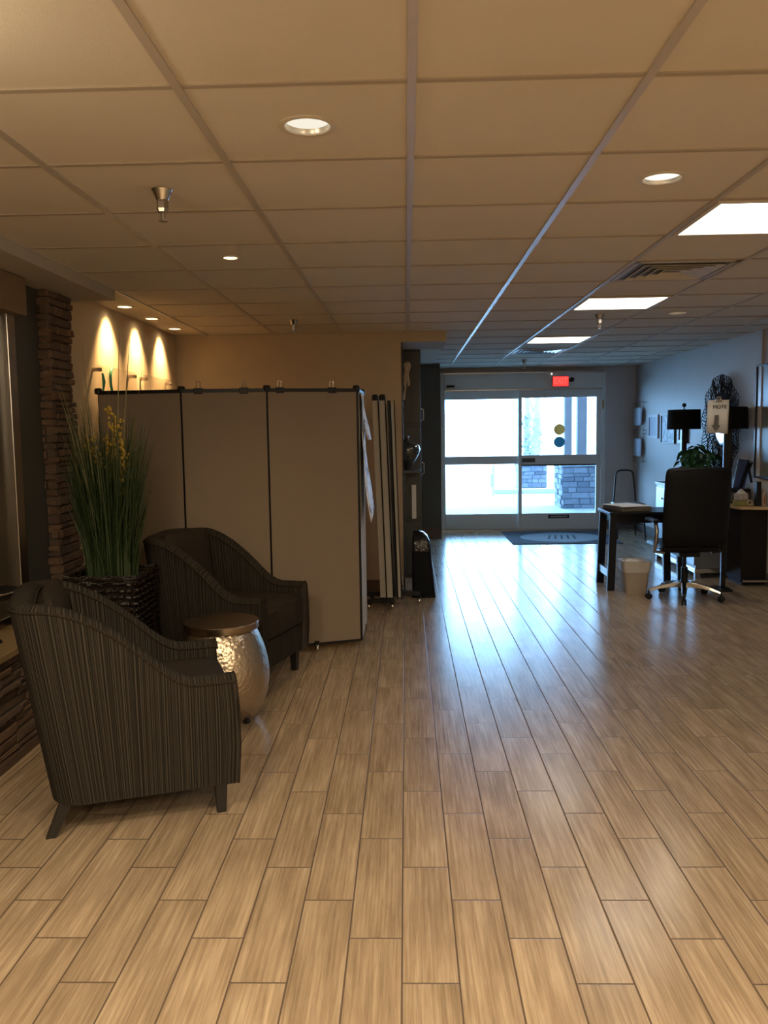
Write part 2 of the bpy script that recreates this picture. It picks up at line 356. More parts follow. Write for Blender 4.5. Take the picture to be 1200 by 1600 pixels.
# ceiling: one sheet of tiles with round openings for the recessed lamps
GX, GY, T = .026, 2.2626, .6096
HOLES = []   # (x, y, r)
HOLES += [(GX-.5*T, GY+.5*T, .069), (GX+1.5*T, GY+1.5*T, .069), (GX-1.5*T, GY+3.5*T, .036), (GX+3.5*T, GY+7.5*T, .069), (2.17, 12.10, .055)]
WASH = [(-1.965, 5.97, .048), (-1.965, 6.60, .048), (-1.965, 7.25, .048)]
cm = MB()
def patch(mb, x0, x1, y0, y1, hole=None):
    if not hole: mb.add([(x0, y0, CE), (x1, y0, CE), (x1, y1, CE), (x0, y1, CE)], [(0, 3, 2, 1)]); return
    cx, cy, r = hole; n = 40; sq = []; ci = []
    for k in range(n):
        a = 2*PI*(k+.5)/n; c, s_ = math.cos(a), math.sin(a)
        tx = ((x1-cx)/c if c > 0 else (x0-cx)/c) if abs(c) > 1e-6 else 1e9
        ty = ((y1-cy)/s_ if s_ > 0 else (y0-cy)/s_) if abs(s_) > 1e-6 else 1e9
        t = min(tx, ty); sq.append((cx+c*t, cy+s_*t, CE)); ci.append((cx+c*r, cy+s_*r, CE))
    # exact corners
    for X, Y in ((x0, y0), (x1, y0), (x1, y1), (x0, y1)):
        k = min(range(n), key=lambda k: (sq[k][0]-X)**2+(sq[k][1]-Y)**2); sq[k] = (X, Y, CE)
    mb.add(sq+ci, [(k, (k+1) % n, n+(k+1) % n, n+k) for k in range(n)])
xs = [-1.803]+[GX+T*i for i in range(-2, 6)]+[3.6]
ys = [YN-.2]+[GY+T*k for k in range(-10, 17)]+[YE+.1]
for i in range(len(xs)-1):
    for j in range(len(ys)-1):
        h = [q for q in HOLES if xs[i] < q[0] < xs[i+1] and ys[j] < q[1] < ys[j+1]]
        patch(cm, xs[i], xs[i+1], ys[j], ys[j+1], h[0] if h else None)
patch(cm, -2.6, -2.085, YN-.2, YB+.6); patch(cm, -2.085, -1.803, YN-.2, 5.85)
for q in WASH: patch(cm, -2.085, -1.803, q[1]-.12, q[1]+.12, q)
for a, b in ((6.09, 6.48), (6.72, 7.13), (7.37, 9.5)): patch(cm, -2.085, -1.803, a, b)
struct('ceiling', cm, M['ceil'])
struct('ceiling_deck', MB().box(-2.6, 3.6, YN-.2, YE+.1, CE+.16, CE+.2), M['soffit'])
g = MB(); g2 = MB()
for i in range(-3, 6):
    X = GX+T*i if i > -3 else -1.803
    y1 = YB if i < 1 else YE
    g.box(X-.012, X+.012, YN, y1, CE-.007, CE+.001)
for k in range(-10, 17):
    Y = GY+T*k
    g2.box(-1.80 if Y < YB else .4, XR, Y-.011, Y+.011, CE-.0045, CE+.001)
struct('trim_1', g, M['grid']); struct('trim_6', g2, M['tee'])
struct('trim_2', MB().box(-2.6, -1.80, YN, 5.30, 2.335, CE+.02), M['soffit'], bevel=.003)        # dropped soffit over the windows
# walls
struct('wall_left', MB().box(-2.62, XL, 5.17, YB+.1, 0, CE+.2), M['wallL'])
struct('wall_left_front', MB().box(-2.6, -2.4, YN, 5.2, 0, CE), M['wallL'])
struct('wall_back', MB().box(-2.3, -.03, YB, YB+.14, 0, CE), M['wall'])
struct('trim_3', MB().box(-.034, -.022, YB-.006, YB+.146, 0, 2.30), M['blackm'])                 # black corner strip
struct('trim_4', MB().box(-.03, .378, YB, 8.45, 2.302, CE+.01), M['wall'])                       # header beyond the corner
struct('wall_right', MB().box(XR, XR+.15, YN, YE+.1, 0, CE), M['wallR'])
struct('wall_near', MB().box(-2.6, 3.6, YN-.15, YN, 0, CE), M['wall'])
struct('wall_alcove', MB().box(-.62, -.5, 7.89, 11.7, 0, CE).box(-.62, .22, 11.72, 11.86, 0, CE), M['dark'])
col = structe('wall_column')
obj('column_face', MB().box(.215, .475, 11.60, 12.6, 0, CE), M['darkcol'], col)
obj('column_skirting', MB().box(.212, .48, 11.58, 11.62, 0, .15), M['brownbase'], col)
w = MB(); w.box(.40, .537, YE, YE+.15, 0, CE).box(2.92, 3.5, YE, YE+.15, 0, CE).box(.537, 2.92, YE, YE+.15, 2.325, CE)
struct('wall_end', w, M['wallR'])
struct('baseboard_right', MB().box(XR-.014, XR, YN, YE, 0, .12), M['base'], bevel=.003)
struct('baseboard_end', MB().box(2.93, XR-.014, YE-.014, YE, 0, .12), M['base'], bevel=.003)
struct('baseboard_back', MB().box(XL, -.035, YB-.014, YB, 0, .12), M['brownbase'], bevel=.003)
struct('baseboard_left', MB().box(XL, XL+.014, 5.17, YB-.014, 0, .12), M['brownbase'], bevel=.003)
struct('trim_5', MB().box(XR-.022, XR, 8.10, 8.16, .12, CE), M['grid'])                          # vertical strip beside the painting

def veneer(mb, o, u, nrm, W, H, seed, ch=(.028, .06), ln=(.07, .30), dp=(.004, .034), back=.03):
    """stacked ledger stones standing out of a plane: each stone a rough chamfered block"""
    rnd = random.Random(seed); o, u, nrm = V(o), V(u), V(nrm); z = 0
    while z < H-.004:
        h = min(rnd.uniform(*ch), H-z); x = -rnd.uniform(0, .1)
        if H-z-h < .015: h = H-z
        while x < W:
            l = rnd.uniform(*ln); a, b = max(0, x), min(W, x+l)
            if W-b < .04: b = W
            if b-a > .01:
                d = rnd.uniform(*dp); e = .003; c = .006
                def P(s_, t_, dd): return o+u*s_+V((0, 0, t_))+nrm*dd
                j = [rnd.uniform(-.005, .005) for _ in range(4)]
                vs = [P(a+e, z+e, -back), P(b-e, z+e, -back), P(b-e, z+h-e, -back), P(a+e, z+h-e, -back),
                      P(a+e, z+e, d-c), P(b-e, z+e, d-c), P(b-e, z+h-e, d-c), P(a+e, z+h-e, d-c),
                      P(a+e+c, z+e+c, d+j[0]), P(b-e-c, z+e+c, d+j[1]), P(b-e-c, z+h-e-c, d+j[2]), P(a+e+c, z+h-e-c, d+j[3])]
                mb.add(vs, [(3, 2, 1, 0), (8, 9, 10, 11)]+[(i, (i+1) % 4, 4+(i+1) % 4, 4+i) for i in range(4)]+[(4+i, 4+(i+1) % 4, 8+(i+1) % 4, 8+i) for i in range(4)])
            x = b if b == W else x+l
        z += h
    return mb
sc_ = structe('wall_stone_column')
obj('mortar', MB().box(-2.3, -2.055, 4.85, 5.17, 0, 2.335), M['dark'], sc_)
vm = veneer(MB(), (-2.3, 4.85, 0), (1, 0, 0), (0, -1, 0), .265, 2.333, 1)
veneer(vm, (-2.05, 4.83, 0), (0, 1, 0), (1, 0, 0), .34, 2.333, 2)
obj('stone_veneer', vm, M['stone'], sc_)
kn = structe('wall_stone_knee')
obj('mortar', MB().box(-2.3, -1.86, YN+.1, 4.22, 0, .49), M['dark'], kn)
vm = veneer(MB(), (-1.86, .6, 0), (0, 1, 0), (1, 0, 0), 3.62, .49, 3)
obj('stone_veneer', vm, M['stone'], kn)
obj('ledge', MB().box(-2.3, -1.815, YN+.1, 4.24, .49, .525), M['ledge'], kn, bevel=.005)
obj('skirting', MB().box(-1.83, -1.815, YN+.1, 4.22, 0, .035), M['brownbase'], kn)
win = structe('window_1')
m_ = MB()
for Y in (1.3, 2.35, 3.4): m_.box(-2.13, -2.07, Y-.03, Y+.03, .525, 2.33)
m_.box(-2.13, -2.07, 4.40, 4.475, .0, 2.33).box(-2.15, -2.09, 4.50, 4.53, .0, 2.33).box(-2.13, -2.07, -1., 4.47, .525, .57)
obj('window_frame', m_, M['nickel'], win, bevel=.004)
obj('window_jamb', MB().box(-2.16, -2.10, 4.53, 4.84, 0, 2.335), M['dark'], win)
obj('window_glass', MB().box(-2.104, -2.098, -1., 4.42, .54, 2.3), M['acrylic'], win)
# gold-brown curtain behind the glass, softly folded, added for the golden room reflection
cu = MB(); n = 260; L = 5.2; vs = []; fs = []
for k in range(n+1):
    y = -.9+L*k/n*1.0; x = -2.24+.028*math.sin(y*31)+.012*math.sin(y*77+1)
    vs += [(x, y, .53), (x-.01, y, 1.4), (x, y, 2.32)]
fs = [(3*k+j, 3*k+3+j, 3*k+4+j, 3*k+1+j) for k in range(n) for j in (0, 1)]
cu.add(vs, fs); o = obj('reflection_sheet', cu, M['reflection_sheet'], smooth=True); o.modifiers.new('t', 'SOLIDIFY').thickness = .004
tag(o, 'gold-brown folded curtain standing in for a reflection in the left window', 'reflection_sheet')
o = obj('window_valance', MB().box(-2.118, -2.0, 2.0, 4.49, 2.137, 2.333), M['valance'], bevel=.006)
tag(o, 'tan boxed valance over the left window beside the stone column', 'valance')

# ------------------------------------------------------------------ sliding entrance door
dr = structe('door_1')
AL = M['alu']; Y0 = YE
m_ = MB().box(.515, .575, Y0-.06, Y0+.12, 0, 2.325).box(2.86, 2.925, Y0-.06, Y0+.12, 0, 2.325)
obj('door_frame', m_, AL, dr, bevel=.004)
obj('header_box', MB().box(.575, 2.86, Y0-.10, Y0+.02, 2.075, 2.325), AL, dr, bevel=.006)
obj('header_lip', MB().box(.575, 2.86, Y0-.115, Y0-.10, 2.065, 2.082).box(.55, 2.89, Y0-.112, Y0-.06, 2.305, 2.33), M['nickel'], dr)
obj('sensor', MB().box(.60, .72, Y0-.135, Y0-.10, 2.12, 2.15), M['black'], dr, bevel=.01)
obj('sensor_light', MB().ball((2.13, Y0-.11, 2.295), .012, .01, .012), M['bulb_side'], dr, smooth=True)
def leaf(x0, x1, y, nm, upb, upt, lob, lot_, sl, sr, topz):
    e = bpy.data.objects.new(nm, None); C.objects.link(e); e.parent = dr
    m = MB().box(x0, x0+sl, y-.022, y+.022, .012, topz).box(x1-sr, x1, y-.022, y+.022, .012, topz)
    m.box(x0+sl, x1-sr, y-.022, y+.022, upt, topz).box(x0+sl, x1-sr, y-.022, y+.022, lot_, upb).box(x0+sl, x1-sr, y-.022, y+.022, .012, lob)
    obj('leaf_frame', m, AL, e, bevel=.003)
    obj('glass', MB().box(x0+sl-.005, x1-sr+.005, y-.004, y+.004, lob-.005, lot_+.005).box(x0+sl-.005, x1-sr+.005, y-.004, y+.004, upb-.005, upt+.005), M['glass'], e)
    return e
lf = leaf(.56, 1.70, Y0+.05, 'sliding_leaf', 1.105, 1.945, .245, .985, .025, .045, 2.12)
rf = leaf(1.66, 2.86, Y0-.01, 'sliding_leaf', 1.115, 1.955, .25, .965, .05, .06, 2.07)
obj('push_bar', MB().box(1.71, 2.80, Y0-.05, Y0-.032, 1.0, 1.075), AL, rf, bevel=.003)
obj('push_bar_end', MB().box(1.71, 1.90, Y0-.054, Y0-.034, 1.01, 1.07), M['darkcol'], rf)
obj('shadow_line', MB().box(1.71, 2.80, Y0-.036, Y0-.03, .955, .975), M['black'], rf)
obj('lock_plate', MB().box(2.10, 2.41, Y0-.04, Y0-.03, .175, .225), M['black'], rf, bevel=.004)
obj('lock_slot', MB().box(2.13, 2.38, Y0-.045, Y0-.038, .19, .21), M['nickel'], rf)
for z, mm, nm in ((1.487, M['tape_y'], 'round yellow sticker'), (1.303, M['tape_b'], 'round blue-green sticker')):
    d = MB().lathe([(.082, 0), (.082, .002)], 40); d.xf(Matrix.Translation((2.262, Y0-.016, z)) @ Matrix.Rotation(PI/2, 4, 'X'))
    o = obj('warning_sticker', d, mm, rf); o['label'] = nm
obj('threshold', MB().box(.52, 2.92, Y0-.09, Y0+.14, 0, .012), M['nickel'], dr, bevel=.002)
obj('hinge_guard', MB().box(2.872, 2.90, Y0-.075, Y0-.06, 1.78, 1.9), M['desktop'], dr)

# exit sign hanging below the ceiling in front of the header
ex = thing('exit_sign', 'glowing red exit sign over the right sliding door leaf', 'exit sign', (2.24, Y0-.20, 2.10))
obj('housing', MB().box(-.12, .12, -.02, .02, 0, .155), M['red'], ex, bevel=.006)
obj('face', MB().box(-.113, .113, -.026, -.02, .008, .147), M['exit'], ex)
text('lettering', 'EXIT', .125, M['exit2'], ex, (0, -.0275, .078), (PI/2, 0, 0), sx=.75)
obj('bracket', MB().box(.12, .15, -.012, .10, .07, .12), M['blackm'], ex)
obj('lamp_head', MB().ball((.165, -.005, .10), .036, .04, .036), M['black'], ex, smooth=True)

# ------------------------------------------------------------------ ceiling fixtures
def can_light(name, x, y, r, label, bulbm, group, depth=.1, rim=.014):
    t = thing(name, label, 'ceiling light', (x, y, CE), 0, group)
    m = MB(); prof = [(r-.002, -.001), (r, -.005), (r+rim*.6, -.006), (r+rim, -.003), (r+rim, .0005)]
    m.lathe(prof, 40, cap=False); obj('trim_ring', m, M['ring'], t, smooth=True)
    m = MB().lathe([(r, -.002), (r*.98, depth*.4), (r*.92, depth)], 40, cap=False); obj('reflector', m, M['can'], t, smooth=True)
    m = MB().lathe([(r*.915, depth-.004), (r*.915, depth-.001)], 40); obj('lens', m, bulbm, t)
    return t
GL = 'recessed round lights in the main ceiling'
can_light('recessed_downlight', *HOLES[0], 'largest recessed round ceiling light, above the middle of the room', M['bulb_dim'], GL, .016, .016)
can_light('recessed_downlight', *HOLES[1], 'recessed round light in front of the nearest bright square panel', M['bulb_side'], GL, .013, .014)
can_light('recessed_downlight', *HOLES[3], 'thin recessed round light nearest the grey right wall', M['bulb_dim'], GL, .016, .014)
can_light('recessed_downlight', *HOLES[4], 'tiny recessed light beyond the exit sign vent, at the entrance', M['bulb_side'], GL, .03, .012)
can_light('recessed_spotlight', *HOLES[2], 'small glaring warm recessed spotlight above the armchairs', M['bulb_warm'], GL, .02, .012)
for q, w_ in zip(WASH, ('nearest', 'middle', 'farthest')):
    can_light('wall_washer_light', *q, w_+' of the three warm recessed lights washing the cream left wall', M['bulb_warm'], 'wall washers over the left wall', .02, .014)
def troffer(i, k, label):
    x0, x1, y0, y1 = GX+T*i+.014, GX+T*(i+1)-.014, GY+T*k+.014, GY+T*(k+1)-.014
    t = thing('ceiling_panel_light', label, 'ceiling light', ((x0+x1)/2, (y0+y1)/2, CE), 0, 'square fluorescent panels in the ceiling')
    a = (x1-x0)/2
    m = MB().box(-a, a, -a, -a+.02, -.012, -.001).box(-a, a, a-.02, a, -.012, -.001).box(-a, -a+.02, -a+.02, a-.02, -.012, -.001).box(a-.02, a, -a+.02, a-.02, -.012, -.001)
    obj('frame', m, M['ring'], t, bevel=.002)
    obj('diffuser', MB().box(-a+.02, a-.02, -a+.02, a-.02, -.009, -.003), M['panel'], t)
troffer(2, 2, 'nearest bright square light panel, cut by the right picture edge')
troffer(2, 6, 'middle bright square light panel in the ceiling')
troffer(2, 10, 'farthest bright square light panel, nearest the entrance door')
def vent(i, k, label):
    cx, cy = GX+T*(i+.5), GY+T*(k+.5); a = .285
    t = thing('ceiling_vent', label, 'vent', (cx, cy, CE), 0, 'square air vents in the ceiling')
    m = MB(); m.box(-a, a, -a, -a+.03, -.008, -.001).box(-a, a, a-.03, a, -.008, -.001).box(-a, -a+.03, -a, a, -.008, -.001).box(a-.03, a, -a, a, -.008, -.001)
    obj('frame', m, M['grid'], t, bevel=.002)
    obj('backing', MB().box(-a+.02, a-.02, -a+.02, a-.02, -.0035, -.001), M['base'], t)
    for q in (.225, .175, .125, .075):   # nested square louvres, tilted blades
        m = MB(); h = .020; o_ = .026
        for s_ in range(4):
            R_ = Matrix.Rotation(s_*PI/2, 4, 'Z')
            vs = [V((-q, -q, -.016)), V((q, -q, -.016)), V((q-o_, -q+o_, -.004)), V((-q+o_, -q+o_, -.004)), V((-q, -q, -.013)), V((q, -q, -.013)), V((q-o_, -q+o_, -.002)), V((-q+o_, -q+o_, -.002))]
            m.add([R_ @ v for v in vs], [(0, 1, 2, 3), (7, 6, 5, 4), (0, 4, 5, 1), (1, 5, 6, 2), (2, 6, 7, 3), (3, 7, 4, 0)])
        obj('louvre', m, M['nickel'] if k > 9 else M['ring'], t)
vent(2, 4, 'square louvred air vent between the nearest and middle light panels')
vent(2, 12, 'square louvred air vent beyond the farthest light panel')
def sprinkler(x, y, label, s=1.):
    t = thing('fire_sprinkler', label, 'sprinkler', (x, y, CE), 0, 'ceiling sprinklers')
    obj('escutcheon', MB().lathe([(.036, 0), (.038, -.003), (.033, -.012), (.024, -.035), (.021, -.04)][::-1], 28), M['chrome'], t, smooth=True)
    obj('body', MB().lathe([(.012, -.085), (.019, -.082), (.022, -.07), (.022, -.045), (.020, -.035)], 6), M['nickel'], t)
    m = MB().tube([(0, 0, -.08), (0, 0, -.112)], [.006, .004], 8)
    for s_ in (-1, 1): m.tube([(s_*.011, 0, -.08), (s_*.010, 0, -.098), (s_*.003, 0, -.112)], .0022, 6)
    obj('frame_arm', m, M['nickel'], t)
    obj('deflector', MB().lathe([(.002, -.112), (.017, -.114), (.017, -.1155), (.002, -.1155)][::-1], 16), M['nickel'], t)
sprinkler(GX-1.5*T, GY+1.5*T, 'nearest chrome fire sprinkler, large in the ceiling above the front armchair')
sprinkler(GX-1.5*T, GY+7.5*T, 'chrome fire sprinkler just in front of the beige back wall')
sprinkler(GX+2.5*T, GY+7.5*T, 'chrome fire sprinkler beyond the middle light panel')
sprinkler(GX+2.5*T, GY+14.5*T, 'farthest fire sprinkler, above the entrance door')

# ------------------------------------------------------------------ armchairs
def pillow(mb, x0, x1, z0, z1, y, th, crown, topr=.05, lean=0., n=12, curve=.03):
    vs = []; k_ = (n+1)**2
    for side in (-1, 1):
        for i in range(n+1):
            for j in range(n+1):
                a, b = i/n*2-1, j/n*2-1
                # squircle mapping keeps the corners round
                x = (x0+x1)/2+(x1-x0)/2*a*(1-.035*b*b*abs(b)**4); z = (z0+z1)/2+(z1-z0)/2*b*(1-.03*abs(a)**6)
                w_ = (1-abs(a)**7)*(1-abs(b)**9)
                yy = y+side*th*(.25+.75*w_)+lean*(z-z0)-curve*a*a*-1
                vs.append((x, yy, z))
    q = n+1; fs = [(i*q+j, i*q+j+1, (i+1)*q+j+1, (i+1)*q+j) for i in range(n) for j in range(n)]
    fs += [(k_+i*q+j, k_+(i+1)*q+j, k_+(i+1)*q+j+1, k_+i*q+j+1) for i in range(n) for j in range(n)]
    for i in range(n): fs += [(i*q, (i+1)*q, k_+(i+1)*q, k_+i*q), (i*q+n, k_+i*q+n, k_+(i+1)*q+n, (i+1)*q+n), (i, k_+i, k_+i+1, i+1), (n*q+i, n*q+i+1, k_+n*q+i+1, k_+n*q+i)]
    return mb.add(vs, fs)
def uvbox(mb, sx=1.):
    mb.uv = [((p[1] if abs(p[1]) > -1 else 0)*sx+p[0]*.02, p[2]+p[0]) for p in mb.v]; return mb
def make_armchair(label, loc, rz):
    t = thing('armchair', label, 'armchair', loc, rz, 'striped armchairs')
    W, D, r, TH = .66, .685, .13, .085
    def rake(d, z): return .12*sm(.30, D, d)*max(0, (z-.13)/.77)
    pts = []                                   # outer path (x, y, nx, ny) nx,ny: inward normal
    N1 = 26
    for k in range(N1+1): x = -(D-r)*k/N1; pts.append((x, -W/2, 0, 1))
    for k in range(1, 11): a = PI/2*k/10; pts.append((-(D-r)-r*math.sin(a), -W/2+r-r*math.cos(a), math.sin(a), math.cos(a)))
    for k in range(1, 13): y = -W/2+r+(W-2*r)*k/12; pts.append((-D, y, 1, 0))
    half = len(pts)-6
    mir = [(x, -y, nx, -ny) for x, y, nx, ny in pts[:N1+11]][::-1]
    path = pts[:N1+11]+[q for q in pts[N1+11:-1]]+mir
    zb = .135
    def H(x, y):
        d = -x; h = .565+.0*d
        h += .325*sm(.14, .60, d)-.012*sm(0, .05, d)*0
        h += .02*sm(W/2, 0, abs(y))*sm(.5, D, d)
        return h
    vs = []; uv = []; prev = None; s_ = 0
    rows = []
    for (x, y, nx, ny) in path:
        if prev: s_ += math.hypot(x-prev[0], y-prev[1])
        prev = (x, y); h = H(x, y); loop = []
        frontin = .015*(1-sm(0, .06, -x))
        prof = [(0, zb, 0), (0, zb+.15, .15), (0, zb+.3, .3), (0, h-.035, .45), (.006, h-.012, .47), (.024, h, .49), (TH-.024, h, .55), (TH-.006, h-.012, .57), (TH, h-.035, .6), (TH, .40, .8), (TH, zb, 1.)]
        for (o_, z, v_) in prof:
            xx = x+nx*o_-rake(-x, z); yy = y+ny*o_
            # slight outward belly of the front
            xx += .012*math.sin(PI*min(1, max(0, (z-zb)/(h-zb))))*(1-sm(0, .12, -x))
            loop.append((xx, yy, z)); uv.append((s_, z))
        rows.append(loop)
    n = len(rows[0]); mb = MB()
    for l in rows: vs += l
    fs = [(i*n+j, (i+1)*n+j, (i+1)*n+j+1, i*n+j+1) for i in range(len(rows)-1) for j in range(n-1)]
    fs += [tuple((i*n+n-1, (i+1)*n+n-1, (i+1)*n, i*n)) for i in range(len(rows)-1)]
    fs += [tuple(range(n)), tuple(range((len(rows)-1)*n, len(rows)*n))[::-1]]
    mb.add(vs, fs, uv); body = obj('arm_and_back_shell', mb, M['fab'], t, smooth=True)
    # piping on the outer and inner top edges and down the arm fronts
    pm = MB()
    for idx, dx in ((3, 0), (8, 0)):
        path_ = [rows[i][idx] for i in range(len(rows))]
        pm.tube([(x, y, z+.012) for x, y, z in path_], .0055, 6)
    for i in (0, len(rows)-1):
        pm.tube([(p_[0]+.003, p_[1], p_[2]) for p_ in rows[i][0:9]], .0045, 6)
    pm.uv = [(p_[0]*.3+p_[1]*.3, p_[2]) for p_ in pm.v]
    obj('piping', pm, M['fabp'], t, smooth=True)
    # cushion grid with crown
    def cushion(name, x0, x1, y0, y1, z0, z1, crown, m, rr=.035, lean=0.):
        mb = MB(); nx_, ny_ = 14, 14; vs = []; uv = []
        for top in (1, 0):
            for i in range(nx_+1):
                for j in range(ny_+1):
                    a, b = i/nx_, j/ny_; X = x0+(x1-x0)*a; Yy = y0+(y1-y0)*b
                    ed = min(a*(x1-x0), (1-a)*(x1-x0), b*(y1-y0), (1-b)*(y1-y0))
                    e = math.sqrt(max(0, 1-(1-min(1, ed/rr))**2))
                    Z = (z1-(rr)*(1-e)+crown*math.sin(PI*a)*math.sin(PI*b)) if top else (z0+rr*.6*(1-e))
                    vs.append((X, Yy, Z)); uv.append((Yy, X+Z))
        k = (nx_+1)*(ny_+1); q = ny_+1
        fs = [(i*q+j, (i+1)*q+j, (i+1)*q+j+1, i*q+j+1) for i in range(nx_) for j in range(ny_)]
        fs += [(k+i*q+j, k+i*q+j+1, k+(i+1)*q+j+1, k+(i+1)*q+j) for i in range(nx_) for j in range(ny_)]
        for i in range(nx_): fs += [(i*q, k+i*q, k+(i+1)*q, (i+1)*q), (i*q+ny_, (i+1)*q+ny_, k+(i+1)*q+ny_, k+i*q+ny_)]
        for j in range(ny_): fs += [(j, j+1, k+j+1, k+j), (nx_*q+j, k+nx_*q+j, k+nx_*q+j+1, nx_*q+j+1)]
        mb.add(vs, fs, uv); return mb
    yi = W/2-TH+.004
    c = cushion('seat', -.56, .012, -yi, yi, .30, .502, .028, None)
    obj('seat_cushion', c, M['fabp'], t, smooth=True)
    c = MB().box(-.56, -.012, -yi, yi, zb, .302); uvbox(c); obj('front_panel', c, M['fab'], t, bevel=.008)
    # back pad: stands between the arms, leaning with the shell
    c = pillow(MB(), -yi+.002, yi-.002, .43, .905, D-TH+.005, .052, 0, lean=.155, n=16, curve=-.015)
    c.uv = [(x, z) for x, y, z in c.v]
    c.xf(Matrix.Rotation(PI/2, 4, 'Z'))
    obj('back_cushion', c, M['fabp'], t, smooth=True)
    for (x, y, kx) in ((-.06, -W/2+.07, .0), (-.06, W/2-.07, 0), (-D+.06, -W/2+.07, -.07), (-D+.06, W/2-.07, -.07)):
        a, b = .026, .018; zt = .15
        m = MB(); vs = [(x+sx*b+kx, y+sy*b, 0) for sx, sy in ((-1, -1), (1, -1), (1, 1), (-1, 1))]+[(x+sx*a, y+sy*a, zt) for sx, sy in ((-1, -1), (1, -1), (1, 1), (-1, 1))]
        m.add(vs, [(3, 2, 1, 0), (4, 5, 6, 7), (0, 1, 5, 4), (1, 2, 6, 5), (2, 3, 7, 6), (3, 0, 4, 7)])
        obj('leg', m, M['wood_dark'], t, bevel=.003)
    return t
a1 = math.atan2(.342, .94)
f1 = V((math.cos(a1), math.sin(a1), 0)); l1 = V((-math.sin(a1), math.cos(a1), 0))
A = V((-.675, 3.165, 0))
make_armchair('nearest dark striped armchair, seen from its side in the left foreground', A+l1*.33, a1)
a2 = math.atan2(-.287, .958)
f2 = V((math.cos(a2), math.sin(a2), 0)); l2 = V((-math.sin(a2), math.cos(a2), 0))
B = V((-.645, 5.25, 0))
c2 = dup([o for o in C.objects if o.name == 'armchair'][0], B-l2*.33, a2, 'dark striped armchair farther back, in front of the room divider')

# ------------------------------------------------------------------ drum table
t = thing('drum_side_table', 'round hammered metal drum side table between the armchairs', 'side table', (-.985, 4.33, 0))
prof = []
for k in range(25):
    z = .012+.475*k/24; u = k/24
    prof.append((.172+.073*math.sin(PI*(u**.92))**.8, z))
obj('body', MB().lathe([(.165, .0), (.17, .004)]+prof, 64), M['hammered'], t, smooth=True)
obj('top', MB().lathe([(.178, .482), (.196, .483), (.197, .486), (.197, .516), (.195, .519), (.0, .5195)], 64), M['drumtop'], t, smooth=True).data.set_sharp_from_angle(angle=.5)
obj('foot', MB().ball((.145, -.11, .012), .018, .018, .012), M['black'], t, smooth=True)

# ------------------------------------------------------------------ potted grass
rnd = random.Random(11)
t = thing('potted_grass', 'tall artificial grass with yellow blooms in dark woven basket', 'potted plant', (-1.635, 4.565, 0))
hw0, hw1, HB = .155, .202, .755
m = MB()
m.add([(sx*(hw0-.02), sy*(hw0-.02), .0) for sx, sy in ((-1, -1), (1, -1), (1, 1), (-1, 1))]+[(sx*(hw1-.022), sy*(hw1-.022), HB-.03) for sx, sy in ((-1, -1), (1, -1), (1, 1), (-1, 1))],
      [(3, 2, 1, 0), (4, 5, 6, 7), (0, 1, 5, 4), (1, 2, 6, 5), (2, 3, 7, 6), (3, 0, 4, 7)])
rows_ = 20
for side in range(4):
    R_ = Matrix.Rotation(side*PI/2, 4, 'Z')
    for i in range(rows_):
        z = .02+(HB-.05)*(i+.5)/rows_; hw = hw0+(hw1-hw0)*z/HB; nseg = 11
        for j in range(nseg):
            if (i+j) % 2 and rnd.random() < .75: out = -.006
            else: out = .008
            x = -hw+2*hw*(j+.5)/nseg+rnd.uniform(-.004, .004)
            l_ = rnd.uniform(.028, .042); an = rnd.uniform(-.35, .35)
            pa = []
            for q in (-1, -.5, 0, .5, 1):
                pa.append(R_ @ V((x+q*l_*math.cos(an)/1.6, -(hw-.012+out*(1-q*q*.9)), z+q*l_*math.sin(an)/1.6)))
            m.tube(pa, [.005, .010, .011, .010, .005], 5)
obj('basket', m, M['basket'], t, smooth=True)
m = MB()
for k in range(5):
    z = HB-.012+.004*math.sin(k); o_ = hw1-.008-.006*(k % 2)
    pa = []
    for side in range(4):
        for q in range(8):
            u = -o_+2*o_*q/8; P_ = Matrix.Rotation(side*PI/2, 4, 'Z') @ V((u, -o_-.004*math.sin(q*3+k*2), z+.007*math.sin(q*2.4+k*2.1)-.012*(k//2)))
            pa.append(P_)
    m.tube(pa, .0075, 5, closed=True)
obj('basket_rim', m, M['basket'], t, smooth=True)
obj('moss', MB().box(-hw1+.03, hw1-.03, -hw1+.03, hw1-.03, HB-.07, HB-.035), M['soil'], t)
def blade(mb, bx, by, ang, H_, lean, w, curl, z0=HB-.05, nseg=9):
    dx, dy = math.cos(ang), math.sin(ang); px, py = -dy, dx; vs = []
    tw = rnd.uniform(0, PI)
    for k in range(nseg+1):
        u = k/nseg; r_ = lean*(u**1.6)+curl*u**4
        cx = bx+dx*r_; cy = by+dy*r_; z = z0+H_*(u-.12*curl*u**3)
        ww = w*(1-u**2.2)*.5+.0004; a_ = tw+u*.8
        ox, oy = math.cos(a_)*ww, math.sin(a_)*ww
        vs += [(cx-ox, cy-oy, z), (cx+ox, cy+oy, z)]
    mb.add(vs, [(2*k, 2*k+1, 2*k+3, 2*k+2) for k in range(nseg)])
m = MB()
for i in range(1500):
    a = rnd.uniform(0, 2*PI); rr = .135*math.sqrt(rnd.random())
    bx, by = rr*math.cos(a), rr*math.sin(a)
    H_ = rnd.triangular(.25, .98, .66); out = a+rnd.uniform(-.7, .7)
    blade(m, bx, by, out, H_, rnd.uniform(.0, .085)+rr*.22, rnd.uniform(.005, .009), rnd.uniform(-.02, .05))
o = obj('grass_blades', m, M['grass'], t); o['kind'] = 'stuff'
m = MB()
